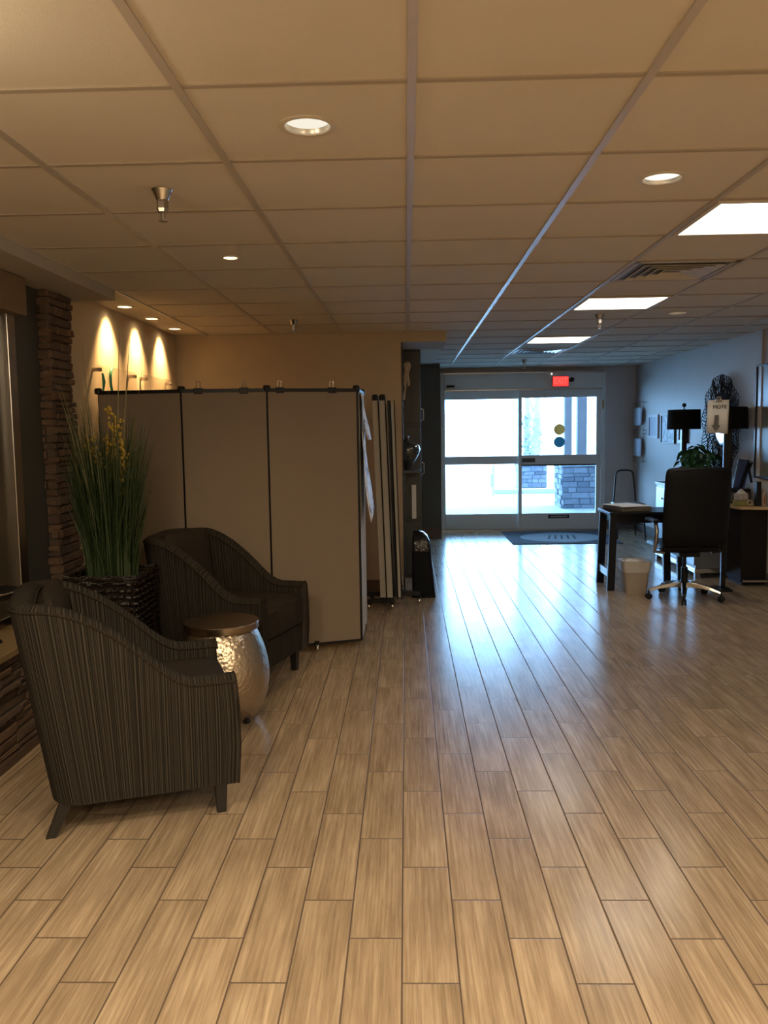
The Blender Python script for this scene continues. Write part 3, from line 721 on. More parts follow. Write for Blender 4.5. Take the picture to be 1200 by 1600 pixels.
for i in range(60):
    a = rnd.uniform(PI*.6, PI*1.5); rr = rnd.uniform(.06, .13)
    blade(m, rr*math.cos(a), rr*math.sin(a), a+rnd.uniform(-.5, .5), rnd.uniform(.65, 1.12), rnd.uniform(.04, .16), .0055, .03)
for (dx, H_, le, an) in ((.03, 1.33, .0, 0), (.045, 1.38, .06, .1), (.06, 1.36, .10, .2), (-.06, 1.28, .04, PI), (-.02, 1.12, .10, PI), (-.09, 1.02, .12, PI), (.07, 1.14, .15, 0)):
    blade(m, dx, -.02, an, H_, le, .011, .0)
o = obj('dry_blades', m, M['strawm'], t); o['kind'] = 'stuff'
m = MB(); mf = MB()
for (sx, sy, top, span) in ((.045, -.05, 1.66, .42), (.075, -.03, 1.62, .36), (.02, .0, 1.50, .25), (.10, -.02, 1.42, .22), (-.08, -.03, 1.50, .28), (-.04, -.06, 1.44, .24), (-.12, 0, 1.46, .22), (.06, .04, 1.58, .3), (.085, -.06, 1.46, .3)):
    m.tube([(sx*.6, sy*.6, HB-.05), (sx*.9, sy, 1.2), (sx, sy, top)], [.003, .0025, .0015], 5)
    for k in range(46):
        z = top-span*rnd.random(); a = rnd.uniform(0, 2*PI); l_ = rnd.uniform(.012, .032)
        c_ = V((sx+l_*math.cos(a), sy+l_*math.sin(a), z))
        mf.ball(c_, rnd.uniform(.005, .010), rnd.uniform(.005, .010), rnd.uniform(.007, .014), 6, 4)
        m.tube([(sx, sy, z-.008), c_], .0008, 3)
obj('flower_stems', m, M['strawm'], t)
o = obj('yellow_blooms', mf, M['flower'], t); o['kind'] = 'stuff'

# ------------------------------------------------------------------ room divider on casters
def caster(parent, x, y, z=.075, s=1.):
    w_ = MB(); w_.lathe([(.004, -.011), (.024, -.010), (.027, -.005), (.027, .005), (.024, .010), (.004, .011)], 20); w_.xf(Matrix.Translation((x, y, .027)) @ Matrix.Rotation(PI/2, 4, 'Y') @ Matrix.Scale(s, 4))
    c = obj('caster', w_, M['chrome'], parent, smooth=True)
    h = MB().bar((x, y+.006, .028), (x, y-.004, z), .030, .014); obj('caster_fork', h, M['blackm'], c, bevel=.003)
t = thing('room_divider', 'tall beige folding room divider on casters behind the rear armchair', 'room divider', (-.90, 5.57, 0))
def L_(x, y): return (x+.90, y-5.57)
PT = [(-2.045, 5.60), (-1.47, 5.53), (-.915, 5.575), (-.335, 5.775), (-.327, 6.33)]
PT2 = [(-.9, 6.31)]
def dpanel(p0, p1, fab, z0=.055, z1=1.775):
    a = V((*L_(*p0), 0)); b = V((*L_(*p1), 0)); d = (b-a).normalized(); a = a+d*.003; b = b-d*.003
    L = (b-a).length; R_ = Matrix.Translation(a) @ Matrix.Rotation(math.atan2(d.y, d.x), 4, 'Z')
    m = MB().box(0, L, -.014, .014, z0, z1, R_); o = obj('panel', m, fab, t, bevel=.003)
    m = MB().box(-.002, L+.002, -.019, .019, z1-.006, z1+.018, R_).box(0, L, -.015, .015, z0-.014, z0+.002, R_)
    m.box(-.001, .0015, -.0155, .0155, z0, z1, R_).box(L-.0015, L+.001, -.0155, .0155, z0, z1, R_)
    obj('panel_frame', m, M['black'], o)
    return o
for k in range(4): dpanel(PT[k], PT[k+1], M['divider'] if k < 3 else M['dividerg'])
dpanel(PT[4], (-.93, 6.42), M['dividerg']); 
for k, P_ in enumerate(PT):
    x, y = L_(*P_); m = MB().lathe([(.014, 1.77), (.024, 1.775), (.026, 1.80), (.02, 1.812), (.008, 1.814)], 16); m.xf(Matrix.Translation((x, y, 0)))
    obj('hinge_cap', m, M['black'], t, smooth=True)
    m = MB().tube([(x, y, .04), (x, y, 1.775)], .003, 8); obj('hinge_post', m, M['blackm'], t)
for x, y in ((-.625, 5.635), (-.325, 6.12), (-1.25, 5.56), (-1.9, 5.60)): caster(t, *L_(x, y))
# black binder clips along the top rail
def clip(x, y, z, ang, lab, first=[None]):
    if first[0] is None:
        c = thing('binder_clip', lab, 'clip', (x, y, z), ang, 'binder clips on the divider top')
        obj('clip_body', MB().prism([(-.028, -.024), (.028, -.024), (.028, .024), (-.028, .024)], -.04, -.001), M['black'], c, bevel=.003)
        for s_ in (-1, 1):
            m = MB().tube([(-.011, s_*.006, -.004), (-.013, s_*.010, .03), (-.009, s_*.012, .043), (.009, s_*.012, .043), (.013, s_*.010, .03), (.011, s_*.006, -.004)], .0017, 6)
            obj('wire_handle', m, M['chrome'], c)
        first[0] = c; return c
    c = dup(first[0], (x, y, z), ang, lab); return c
for u, seg, lab in ((.20, 1, 'leftmost binder clip on the top rail of the divider'), (.735, 1, 'second binder clip from the left on the divider top rail'), (.14, 2, 'third binder clip from the left on the divider top rail'), (.72, 2, 'rightmost binder clip on the top rail of the divider')):
    p0, p1 = V((*PT[seg], 0)), V((*PT[seg+1], 0)); q = p0.lerp(p1, u); clip(q.x, q.y, 1.80, math.atan2(p1.y-p0.y, p1.x-p0.x), lab)
# posters hanging from the side panel, curling away from it at their lower ends
def hang(name, y0, y1, z0, z1, x0, x1, m, label, skew=0.):
    mb = MB(); n = 10; vs = []; nn = 4
    for k in range(n+1):
        u = k/n
        for j in range(nn+1):
            v_ = j/nn; z = z1+(z0-z1)*u-skew*u*(1-v_)
            vs.append((x0+(x1-x0)*u**1.7+.012*v_*u+.004*math.sin(u*7+v_*3), y0+(y1-y0)*v_, z))
    q = nn+1; mb.add(vs, [(k*q+j, k*q+j+1, (k+1)*q+j+1, (k+1)*q+j) for k in range(n) for j in range(nn)])
    o = obj(name, mb, m, smooth=True); o.modifiers.new('t', 'SOLIDIFY').thickness = .0012; tag(o, label, 'poster', 'posters hanging on the divider side'); return o
hang('hanging_poster', 5.82, 6.14, 1.44, 1.765, -.305, -.262, M['poster2'], 'upper printed sheet curling off the side panel of the divider')
hang('hanging_poster', 5.80, 6.24, .93, 1.50, -.302, -.252, M['poster'], 'lower large printed sheet hanging on the side panel of the divider', .06)

# folded divider leaning by the back wall
t = thing('folded_room_divider', 'narrow folded grey room divider standing beside the beige wall end', 'room divider', (-.16, 7.2, 0))
for k, (xb, xt, mm) in enumerate(((-.045, -.092, M['divedge']), (.012, -.034, M['divedge']), (.062, .020, M['black']), (.092, .052, M['divedge']))):
    th = .0245 if k < 2 else (.010 if k == 2 else .012)
    m = MB(); vs = []
    for x, z in ((xb, .115), (xt, 1.75 if k != 3 else 1.735)):
        vs += [(x-th, -.28, z), (x+th, -.28, z), (x+th, .28, z), (x-th, .28, z)]
    m.add(vs, [(3, 2, 1, 0), (4, 5, 6, 7), (0, 1, 5, 4), (1, 2, 6, 5), (2, 3, 7, 6), (3, 0, 4, 7)])
    o = obj('panel', m, mm, t, bevel=.004)
    m = MB().tube([(xb+th+.003, -.283, .1), (xt+th+.003, -.283, 1.75)], .004, 6); obj('edge_post', m, M['blackm'], o)
for x in (-.09, -.03): obj('hinge_cap', MB().lathe([(.02, 1.745), (.028, 1.75), (.028, 1.785), (.018, 1.80)], 16, (x, -.25, 0)), M['black'], t, smooth=True)
obj('foot_bar', MB().box(-.20, .27, -.02, .02, .075, .115), M['black'], t, bevel=.004)
obj('foot_bar', MB().box(-.19, .05, -.225, -.19, .06, .09), M['black'], t, bevel=.004)
obj('side_rail', MB().box(-.02, .02, -.21, .2, .075, .1), M['black'], t)
for x, y in ((-.15, .0), (-.06, -.03), (.26, .02), (-.17, -.2), (.03, -.21), (.12, .26)): caster(t, x, y, .08)
obj('strut', MB().tube([(.12, .27, .08), (.11, .27, .22)], .008, 8), M['chrome'], t)

# ------------------------------------------------------------------ alcove things
t = thing('storage_cabinet', 'tall dark cabinet in the recess behind the beige wall end', 'cabinet', (-.17, 8.75, 0))
obj('body', MB().box(-.3, .325, -.22, .25, 0, 2.31), M['dark'], t, bevel=.004)
obj('door', MB().box(-.29, .318, -.245, -.222, 1.58, 2.29), M['dark'], t, bevel=.004)
obj('door', MB().box(-.29, .318, -.245, -.222, .62, 1.54), M['dark'], t, bevel=.004)
obj('door', MB().box(-.29, .318, -.245, -.222, .04, .58), M['dark'], t, bevel=.004)
obj('handle', MB().tube([(.325, -.2, 1.60), (.35, -.2, 1.61), (.35, -.2, 1.71), (.325, -.2, 1.72)], .006, 8), M['nickel'], t, smooth=True)
obj('handle', MB().tube([(.325, -.2, 1.06), (.35, -.2, 1.07), (.35, -.2, 1.17), (.325, -.2, 1.18)], .006, 8), M['nickel'], t, smooth=True)
o = obj('wall_shelf', MB().box(-.2, .14, 8.06, 8.49, 1.095, 1.12), M['dark'], bevel=.003); tag(o, 'short dark shelf carrying the round smoked vase', 'shelf')
m = MB().lathe([(.02, 0), (.035, .02), (.07, .08), (.115, .16), (.125, .2), (.115, .235), (.08, .262), (.03, .285), (.018, .30), (.0165, .33)], 40)
t = thing('glass_vase', 'dark glossy pear-shaped vase on the shelf beyond the wall end', 'vase', (.012, 8.2, 1.12))
obj('body', m, M['vase'], t, smooth=True)
m = MB(); rnd = random.Random(4)
def drape(mb, x, y, z1, z0, w, n=14):
    pa = []; rs = []
    for k in range(n):
        u = k/(n-1); pa.append((x+.006*math.sin(u*6+x*50), y, z1+(z0-z1)*u)); rs.append(w*(.75+.35*math.sin(u*5+1)**2)*(1-.25*u))
    mb.tube(pa, rs, 9)
drape(m, -.0, 7.97, 2.13, 1.93, .024); drape(m, .028, 7.98, 2.12, 1.92, .02); drape(m, -.008, 7.96, 1.95, 1.79, .016); m.ball((.02, 7.97, 2.12), .032, .026, .03)
o = obj('hanging_cloth', m, M['cloth'], smooth=True); tag(o, 'cream cloth hanging high behind the beige wall end', 'cloth')
o = obj('paper_notice', MB().box(.052, .096, 8.484, 8.49, .61, .955), M['paper'], bevel=.001)
o.location = (0, 0, 0); tag(o, 'narrow upright white notice on the dark cabinet door', 'notice')
t = thing('black_waste_bin', 'tall black bin with a shiny bag beside the folded divider', 'bin', (.145, 7.58, 0))
m = MB(); 
def rrect(hx, hy, r, n=5):
    out = []
    for cx, cy, a0 in ((hx-r, hy-r, 0), (-hx+r, hy-r, PI/2), (-hx+r, -hy+r, PI), (hx-r, -hy+r, 3*PI/2)):
        for k in range(n+1): a = a0+PI/2*k/n; out.append((cx+r*math.cos(a), cy+r*math.sin(a)))
    return out
def loft(mb, secs):
    n = len(secs[0][0]); vs = []
    for pts, z, ox, oy in secs: vs += [(x+ox, y+oy, z) for x, y in pts]
    fs = [(i*n+k, i*n+(k+1) % n, (i+1)*n+(k+1) % n, (i+1)*n+k) for i in range(len(secs)-1) for k in range(n)]
    fs += [tuple(range(n))[::-1], tuple(range((len(secs)-1)*n, len(secs)*n))]
    return mb.add(vs, fs)
loft(m, [(rrect(.105, .12, .03), 0, 0, 0), (rrect(.1, .115, .03), .1, -.004, 0), (rrect(.082, .10, .03), .45, -.02, 0)])
obj('body', m, mat('matte_black_plastic', (.006, .007, .010), .6, spec=.12), t, smooth=True)
m = MB(); loft(m, [(rrect(.088, .105, .03), .42, -.018, 0), (rrect(.082, .10, .03), .50, -.022, 0), (rrect(.070, .09, .03), .55, -.03, 0), (rrect(.05, .06, .03), .585, -.045, 0), (rrect(.02, .03, .015), .60, -.06, 0)])
obj('bag', m, mat('black_bag', (.006, .007, .010), .15, bump=.8, bscale=26.), t, smooth=True)

# ------------------------------------------------------------------ door mat
t = thing('door_mat', 'dark blue mat with a pale oval in front of the entrance', 'mat', (2.12, 11.55, 0))
obj('pile', MB().box(-.74, .70, -.63, .72, 0, .009), M['mat_blue'], t, bevel=.003)
m = MB().lathe([(.50, .009), (.50, .0115)], 56); m.xf(Matrix.Scale(1.12, 4, (1, 0, 0))); obj('oval', m, M['mat_oval'], t)
m = MB()
for k in range(5): m.bar((-.2+.09*k, -.18, .012), (-.12+.08*k, .2, .012), .03, .002)
obj('oval_print', m, M['mat_blue'], t)

# ------------------------------------------------------------------ dark table, papers, bin, metal chair
t = thing('console_table', 'dark table with splayed legs left of the office chair', 'table', (2.2, 7.94, 0))
obj('tabletop', MB().box(-.345, .36, -.25, .25, .70, .728), M['navy'], t, bevel=.004)
obj('apron', MB().box(-.30, .33, -.21, -.185, .625, .70).box(-.30, .33, .185, .21, .625, .70).box(-.30, -.275, -.185, .185, .625, .70), M['navy'], t, bevel=.002)
for sx, sy in ((-1, -1), (-1, 1), (1, -1), (1, 1)):
    m = MB(); xt, xb = sx*.30-(.0), sx*.325; yt, yb = sy*.20, sy*.215; h = .034
    vs = [(xb-h, yb-.02, 0), (xb+h, yb-.02, 0), (xb+h, yb+.02, 0), (xb-h, yb+.02, 0), (xt-h, yt-.02, .70), (xt+h, yt-.02, .70), (xt+h, yt+.02, .70), (xt-h, yt+.02, .70)]
    m.add(vs, [(3, 2, 1, 0), (4, 5, 6, 7), (0, 1, 5, 4), (1, 2, 6, 5), (2, 3, 7, 6), (3, 0, 4, 7)]); obj('leg', m, M['navy'], t, bevel=.003)
obj('stretcher', MB().box(-.34, -.31, -.2, .2, .12, .19), M['nickel'], t)
def slab(name, cx, cy, z0, z1, w, d, ang, m, label, cat, group=None, bev=.003):
    o = obj(name, MB().box(-w/2, w/2, -d/2, d/2, 0, z1-z0), m, bevel=bev); o.location = (cx, cy, z0); o.rotation_euler = (0, 0, ang); tag(o, label, cat, group); return o
slab('binder', 2.08, 7.97, .729, .762, .30, .38, .25, mat('tan_binder', (.16, .13, .10), .5, var=.2), 'thick tan binder lying on the dark table', 'binder')
slab('magazine', 2.09, 7.97, .763, .772, .29, .37, .18, M['art2'], 'grey magazine lying on the tan binder', 'magazine')
slab('paper_sheet', 2.07, 7.95, .773, .776, .29, .36, .35, M['paper'], 'white sheet on top of the papers on the dark table', 'paper', None, 0)
t = thing('waste_bin', 'beige lined waste bin on the floor under the table', 'bin', (2.068, 7.63, 0))
m = MB(); loft(m, [(rrect(.092, .085, .03), 0, 0, 0), (rrect(.095, .088, .03), .02, 0, 0), (rrect(.112, .105, .035), .19, 0, 0), (rrect(.121, .113, .035), .285, 0, 0)]); obj('body', m, M['bin'], t, smooth=True)
m = MB(); loft(m, [(rrect(.118, .110, .035), .20, 0, 0), (rrect(.121, .112, .035), .212, 0, 0), (rrect(.127, .119, .035), .29, 0, 0), (rrect(.129, .121, .036), .30, 0, 0), (rrect(.12, .11, .036), .304, 0, 0), (rrect(.07, .06, .03), .285, 0, 0)]); obj('liner', m, M['liner'], t, smooth=True)
m = MB(); m.ball((.01, -.02, .29), .06, .045, .02); m.ball((-.04, .02, .288), .04, .04, .02); obj('crumpled_paper', m, M['paper'], t, smooth=True)
o = t
t = thing('metal_chair', 'metal chair with arched loop back by the entrance corner', 'chair', (3.03, 11.75, 0))
m = MB(); arch = [(-.155, .0, .0), (-.15, .0, .45), (-.12, .0, .86), (-.10, .0, .895), (-.06, .0, .912), (.06, .0, .912), (.10, .0, .895), (.12, .0, .86), (.155, .0, .45), (.16, .0, .0)]
m.tube(arch, .012, 10); obj('back_frame', m, M['blackm'], t, smooth=True)
obj('seat', MB().box(-.19, .19, -.38, .0, .44, .475), M['base'], t, bevel=.015)
for sx in (-1, 1):
    obj('leg', MB().tube([(sx*.16, -.35, .44), (sx*.19, -.40, 0)], .011, 8), M['blackm'], t, smooth=True)
obj('stretcher', MB().tube([(-.16, -.37, .2), (.16, -.37, .2)], .008, 8), M['blackm'], t)

# ------------------------------------------------------------------ office chair
t = thing('office_chair', 'high-backed black leather office chair on a silver star base', 'office chair', (2.42, 7.33, 0), .0)
cx, cy = 0, 0
for k, a in enumerate((math.radians(180+2), math.radians(252), math.radians(-33), math.radians(38), math.radians(110))):
    m = MB(); R_ = .31
    pa = [(.03*math.cos(a), .03*math.sin(a), .135), (.12*math.cos(a), .12*math.sin(a), .13), (.22*math.cos(a), .22*math.sin(a), .112), (R_*math.cos(a), R_*math.sin(a), .082)]
    vs = []; wd = (.030, .026, .022, .018); ht = (.03, .024, .018, .013)
    px, py = -math.sin(a), math.cos(a)
    for q, (P_, w_, h_) in enumerate(zip(pa, wd, ht)): vs += [(P_[0]-px*w_, P_[1]-py*w_, P_[2]-h_), (P_[0]+px*w_, P_[1]+py*w_, P_[2]-h_), (P_[0]+px*w_*.7, P_[1]+py*w_*.7, P_[2]+h_*.6), (P_[0]-px*w_*.7, P_[1]-py*w_*.7, P_[2]+h_*.6)]
    m.add(vs, [(3, 2, 1, 0), (12, 13, 14, 15)]+[(q*4+j, q*4+(j+1) % 4, q*4+4+(j+1) % 4, q*4+4+j) for q in range(3) for j in range(4)])
    lg = obj('base_arm', m, M['chrome'] if k != 1 else M['blackm'], t, bevel=.004)
    m = MB(); ex_, ey_ = R_*math.cos(a), R_*math.sin(a)
    for s_ in (-1, 1):
        w_ = MB().lathe([(.006, -.009), (.024, -.008), (.027, -.003), (.027, .004), (.022, .009), (.006, .009)], 18)
        w_.xf(Matrix.Translation((ex_+px*.013*s_, ey_+py*.013*s_, .027)) @ Matrix.Rotation(a, 4, 'Z') @ Matrix.Rotation(PI/2, 4, 'X')); m.add(w_.v, w_.f)
    m.tube([(ex_, ey_, .03), (ex_, ey_, .08)], .009, 8)
    obj('caster', m, M['black'], lg, smooth=True)
obj('hub', MB().lathe([(.035, .10), (.04, .12), (.038, .155), (.03, .165)], 20), M['black'], t, smooth=True)
obj('gas_column', MB().lathe([(.028, .15), (.028, .28), (.016, .28), (.016, .42)], 20), M['black'], t, smooth=True)
obj('seat_mechanism', MB().box(-.09, .09, -.14, .12, .385, .425), M['black'], t, bevel=.01)
m = pillow(MB(), -.268, .290, .49, 1.165, -.235, .045, 0, lean=-.12); obj('backrest', m, M['leather'], t, smooth=True, sub=1)
m = MB().tube([(-.22, -.36, 1.135), (0, -.375, 1.15), (.22, -.36, 1.135)], .006, 6); obj('back_piping', m, M['leather'], t, smooth=True)
m = pillow(MB(), -.26, .26, 0, .5, 0, .045, 0, curve=0); m.xf(Matrix.Translation((0, .31, .465)) @ Matrix.Rotation(PI/2, 4, 'X')); obj('seat', m, M['leather'], t, smooth=True, sub=1)
obj('back_bracket', MB().bar((0, -.10, .40), (0, -.235, .52), .09, .02), M['black'], t, bevel=.004)
for s_, mm in ((-1, M['nickel']), (1, M['blackm'])):
    x = s_*.285
    m = MB().tube([(s_*.2, -.08, .42), (x, -.08, .43), (x, -.11, .50), (x, -.14, .62), (x, -.10, .68), (x, .0, .69)], [.014, .015, .018, .018, .016, .014], 10)
    a_ = obj('armrest', m, mm, t, smooth=True)
    m = MB().box(x-.03, x+.03, -.14, .14, .685, .71); obj('arm_pad', m, M['leather'], a_, bevel=.012, seg=3)

# ------------------------------------------------------------------ reception desk and its things
t = thing('reception_desk', 'dark reception desk with blond wood edged top at the right picture edge', 'desk', (3.2, 8.05, 0))
top = [(-.10, -.19), (-.125, -.1), (-.125, .21), (.172, .21), (.172, -.26), (.06, -.23)]
obj('desktop', MB().prism(top, .722, .75), M['desktop'], t, bevel=.006, seg=3)
obj('body', MB().box(-.07, .165, -.16, .2, .03, .722), M['deskbody'], t, bevel=.003)
obj('plinth', MB().box(-.05, .16, -.14, .19, 0, .03), M['black'], t)
obj('foot_rail', MB().tube([(-.06, -.19, .05), (.165, -.21, .05)], .012, 8).tube([(-.04, -.19, .05), (-.04, -.15, .05)], .01, 6).tube([(.14, -.205, .05), (.14, -.15, .05)], .01, 6), M['nickel'], t, smooth=True)
t = thing('tissue_box', 'crumpled pale tissue box sitting on the yellow-green box', 'tissue box', (3.155, 7.99, .805), .4)
obj('carton', MB().box(-.045, .045, -.045, .045, 0, .06), M['tissue'], t, bevel=.004)
m = MB(); m.add([(-.04, -.03, .06), (.04, -.03, .06), (.04, .03, .06), (-.04, .03, .06), (-.01, .0, .105), (.015, .005, .10)], [(0, 1, 5, 4), (1, 2, 5), (2, 3, 4, 5), (3, 0, 4)]); obj('tissue', m, M['paper'], t)
slab('small_carton', 3.155, 7.99, .751, .803, .12, .09, .2, M['yellowbox'], 'yellow-green box on the reception desk under the tissues', 'box')
t = thing('tape_roll', 'pale roll of tape standing on the reception desk edge', 'tape', (3.205, 7.915, .782))
m = MB(); ring = [(.022*math.cos(2*PI*k/24), 0, .022*math.sin(2*PI*k/24)) for k in range(24)]; m.tube(ring, .0085, 8, closed=True); m.xf(Matrix.Scale(1.6, 4, (0, 1, 0))); obj('roll', m, M['cloth'], t, smooth=True)
t = thing('tablet_stand', 'blue-covered tablet leaning in a black stand behind the tissue box', 'tablet', (3.20, 8.22, .75), 0.)
R_ = Matrix.Rotation(.18, 4, 'Y')
obj('cover', MB().box(-.062, .05, -.006, .006, .15, .42, R_), M['blue'], t, bevel=.006)
obj('frame', MB().box(-.068, .056, -.0055, .0045, .143, .15, R_).box(-.068, -.062, -.008, .008, .143, .426, R_).box(-.068, .056, -.008, .008, .42, .428, R_), M['black'], t)
obj('stand', MB().bar((.11, 0, .40), (-.01, -.03, .03), .02, .03).box(-.05, .07, -.05, .05, 0, .02), M['black'], t, bevel=.004)
obj('rear_frame', MB().bar((.10, .02, .42), (.15, .02, .2), .012, .02).bar((.15, .02, .40), (.02, .02, .1), .012, .02), M['black'], t)
o = obj('black_speaker', MB().box(-.022, .022, -.03, .03, 0, .23), M['black'], bevel=.006); o.location = (3.285, 7.93, .75); tag(o, 'slim upright black speaker on the reception desk under the painting', 'speaker')
t = thing('pump_bottle', 'pale bottle with red strip on the desk at the picture edge', 'bottle', (3.345, 7.95, .75))
obj('body', MB().lathe([(.022, 0), (.025, .01), (.025, .12), (.012, .145), (.01, .17)], 20), M['clear_bottle'], t, smooth=True)
obj('strip', MB().box(-.004, .004, -.028, -.024, .02, .1), M['red'], t)

# sideboard
t = thing('mirrored_sideboard', 'mirrored silver sideboard along the right wall behind the office chair', 'sideboard', (2.85, 8.9, 0), 0.)
ROT = .0
obj('body', MB().box(0, .50, -.60, .72, .10, .855), M['silverwood'], t, bevel=.003)
obj('top', MB().box(-.02, .51, -.62, .74, .855, .885), M['fr_black'], t, bevel=.003)
m = MB().box(-.012, .5, -.61, .73, .055, .10); obj('plinth_rail', m, M['chrome'], t, bevel=.004)
for x, y in ((.02, -.58), (.02, .70), (.46, -.58), (.46, .70)): obj('leg', MB().box(x-.025, x+.025, y-.025, y+.025, 0, .06), M['silverwood'], t)
for k in range(3):
    d_ = obj('door', MB().box(-.014, -.001, -.59+.435*k, -.165+.435*k, .13, .83), mat('silver_door', (.34, .37, .42), .35, metal=.6), t, bevel=.004)
    obj('handle', MB().box(-.03, -.014, -.40+.435*k, -.35+.435*k, .70, .72), M['chrome'], d_)
def lamp(label, x, y, z):
    t = thing('table_lamp', label, 'lamp', (x, y, z), 0, 'black table lamps on the sideboard')
    obj('foot', MB().lathe([(.075, 0), (.08, .01), (.06, .02), (.03, .025)], 28), M['blackm'], t, smooth=True)
    obj('stem', MB().box(-.028, .028, -.028, .028, .02, .62), M['wood_dark'], t, bevel=.004)
    sh = MB(); sh.lathe([(.178, .585), (.170, .585), (.165, .80), (.172, .80)], 48, cap=False); sh.lathe([(.178, .585), (.172, .80)], 48, cap=False); sh.lathe([(.172, .797), (.0, .80)], 48, cap=False)
    obj('lamp_shade', sh, M['shade'], t, smooth=True)
    obj('finial', MB().ball((0, 0, .85), .024, .024, .024).tube([(0, 0, .79), (0, 0, .83)], .006, 8), M['black'], t, smooth=True)
    return t
lamp('black drum-shade lamp rising left of the office chair back', 3.06, 9.38, .886)
lamp('black drum-shade lamp half hidden behind the hanging paper sign', 3.185, 8.42, .886)
# potted pothos
rnd = random.Random(21)
t = thing('potted_pothos', 'leafy green plant on the sideboard just above the office chair', 'potted plant', (3.06, 8.98, .886))
obj('pot', MB().lathe([(.06, 0), (.07, .01), (.09, .11), (.085, .11), (.07, .09)], 24), M['black'], t, smooth=True)
m = MB(); ms = MB()
for i in range(150):
    a = rnd.uniform(0, 2*PI); rr = rnd.uniform(.03, .25)*(1.0 if math.cos(a) > 0 else 1.); z = .12+.30*rnd.random()*(1-rr*1.9)+.02
    x, y = rr*math.cos(a)*.95, rr*math.sin(a)
    s = rnd.uniform(.028, .05); q = Matrix.Translation((x, y, z)) @ Matrix.Rotation(a, 4, 'Z') @ Matrix.Rotation(rnd.uniform(.1, .9), 4, 'Y') @ Matrix.Rotation(rnd.uniform(-.5, .5), 4, 'X')
    lv = [(-s, 0, 0), (-s*.7, s*.6, .006), (0, s*.72, .01), (s*.8, s*.35, .0), (s*1.25, 0, -.01), (s*.8, -s*.35, 0), (0, -s*.72, .01), (-s*.7, -s*.6, .006), (0, 0, -.006)]
    m.add([q @ V(v) for v in lv], [(8, k, (k+1) % 8) for k in range(8)])
    ms.tube([(0, 0, .1), (x*.5, y*.5, z*.9), (x, y, z)], .0018, 4)
q0 = len(m.v)
o = obj('leaves', m, M['leaf'], t, smooth=False); o['kind'] = 'stuff'; obj('stems', ms, M['leaf'], t)
# sunburst woven mirror on the wall
t = thing('woven_wall_mirror', 'round wall mirror in a wide dark looped wire frame', 'mirror', (XR-.03, 9.0, 1.50))
m = MB()
for ring_, (ra, rb, nn, tw) in enumerate(((.19, .31, 52, .3), (.25, .38, 60, -.3), (.32, .46, 68, .3), (.40, .54, 76, -.25))):
    for k in range(nn):
        a = 2*PI*k/nn; mid = (ra+rb)/2; hw = (rb-ra)/2; pa = []
        for q in range(18):
            th = 2*PI*q/18; r_ = mid+hw*math.cos(th); da = .055*math.sin(th)+tw*(r_-mid)
            pa.append((-.012*ring_+.012*math.sin(th*1+k), r_*math.sin(a+da), r_*math.cos(a+da)))
        m.tube(pa, .0042, 5, closed=True)
obj('wire_frame', m, mat('dark_wire', (.018, .016, .015), .6, spec=.2), t, smooth=True)
m = MB().lathe([(.20, -.012), (.21, 0), (.2, .012)], 48); m.xf(Matrix.Rotation(PI/2, 4, 'Y')); obj('backing', m, M['black'], t)
m = MB().lathe([(.175, .0), (.175, .004)], 48); m.xf(Matrix.Translation((-.02, 0, 0)) @ Matrix.Rotation(PI/2, 4, 'Y')); obj('glass', m, M['mirror'], t)
# framed pictures
def frame(label, y0, y1, z0, z1, fm, am, b=.03, group='framed prints on the right wall'):
    t = thing('picture_frame', label, 'picture', (XR, (y0+y1)/2, (z0+z1)/2), 0, group); a, c = (y1-y0)/2, (z1-z0)/2
    m = MB().box(-.025, -.001, -a, a, -c, -c+b).box(-.025, -.001, -a, a, c-b, c).box(-.025, -.001, -a, -a+b, -c+b, c-b).box(-.025, -.001, a-b, a, -c+b, c-b)
    obj('frame', m, fm, t, bevel=.002); obj('print', MB().box(-.012, -.002, -a+b, a-b, -c+b, c-b), am, t); return t
frame('white-framed grey print between the brochure holders and black frames', 11.36, 11.80, 1.35, 1.67, M['fr_white'], M['art2'], .035)
frame('black-framed leafy print just left of the lamp', 10.66, 11.22, 1.285, 1.665, M['fr_black'], M['art'], .02)
frame('small black-framed print seen below the lamp shade', 10.18, 10.52, 1.30, 1.62, M['fr_black'], M['art'], .04)
pt = frame('large framed grey-green painting above the reception desk', 6.6, 8.22, 1.0, 2.075, M['fr_black'], M['painting'], .018, None)
# acrylic brochure holders
def holder(label, z0, z1):
    t = thing('acrylic_sign_holder', label, 'sign holder', (XR, 12.22, z0), 0, 'acrylic holders at the entrance corner'); h = z1-z0
    obj('acrylic_plate', MB().box(-.045, -.04, -.30, .27, -.09, h+.09), M['acrylic'], t)
    obj('leaflet', MB().box(-.05, -.046, -.12, .24, 0, h), M['frost'], t)
    obj('leaflet_edge', MB().box(-.052, -.044, -.20, -.125, .01, h-.01), mat('mauve_leaflet', (.28, .27, .33), .6), t)
    for y in (-.27, .24):
        for z in (-.07, h+.07): obj('standoff', MB().lathe([(.009, 0), (.009, .05)], 12).xf(Matrix.Translation((-.05, y, z)) @ Matrix.Rotation(PI/2, 4, 'Y')), M['chrome'], t)
holder('upper clear acrylic leaflet holder in the corner by the door', 1.53, 1.78)
holder('lower clear acrylic leaflet holder in the corner by the door', 1.09, 1.34)
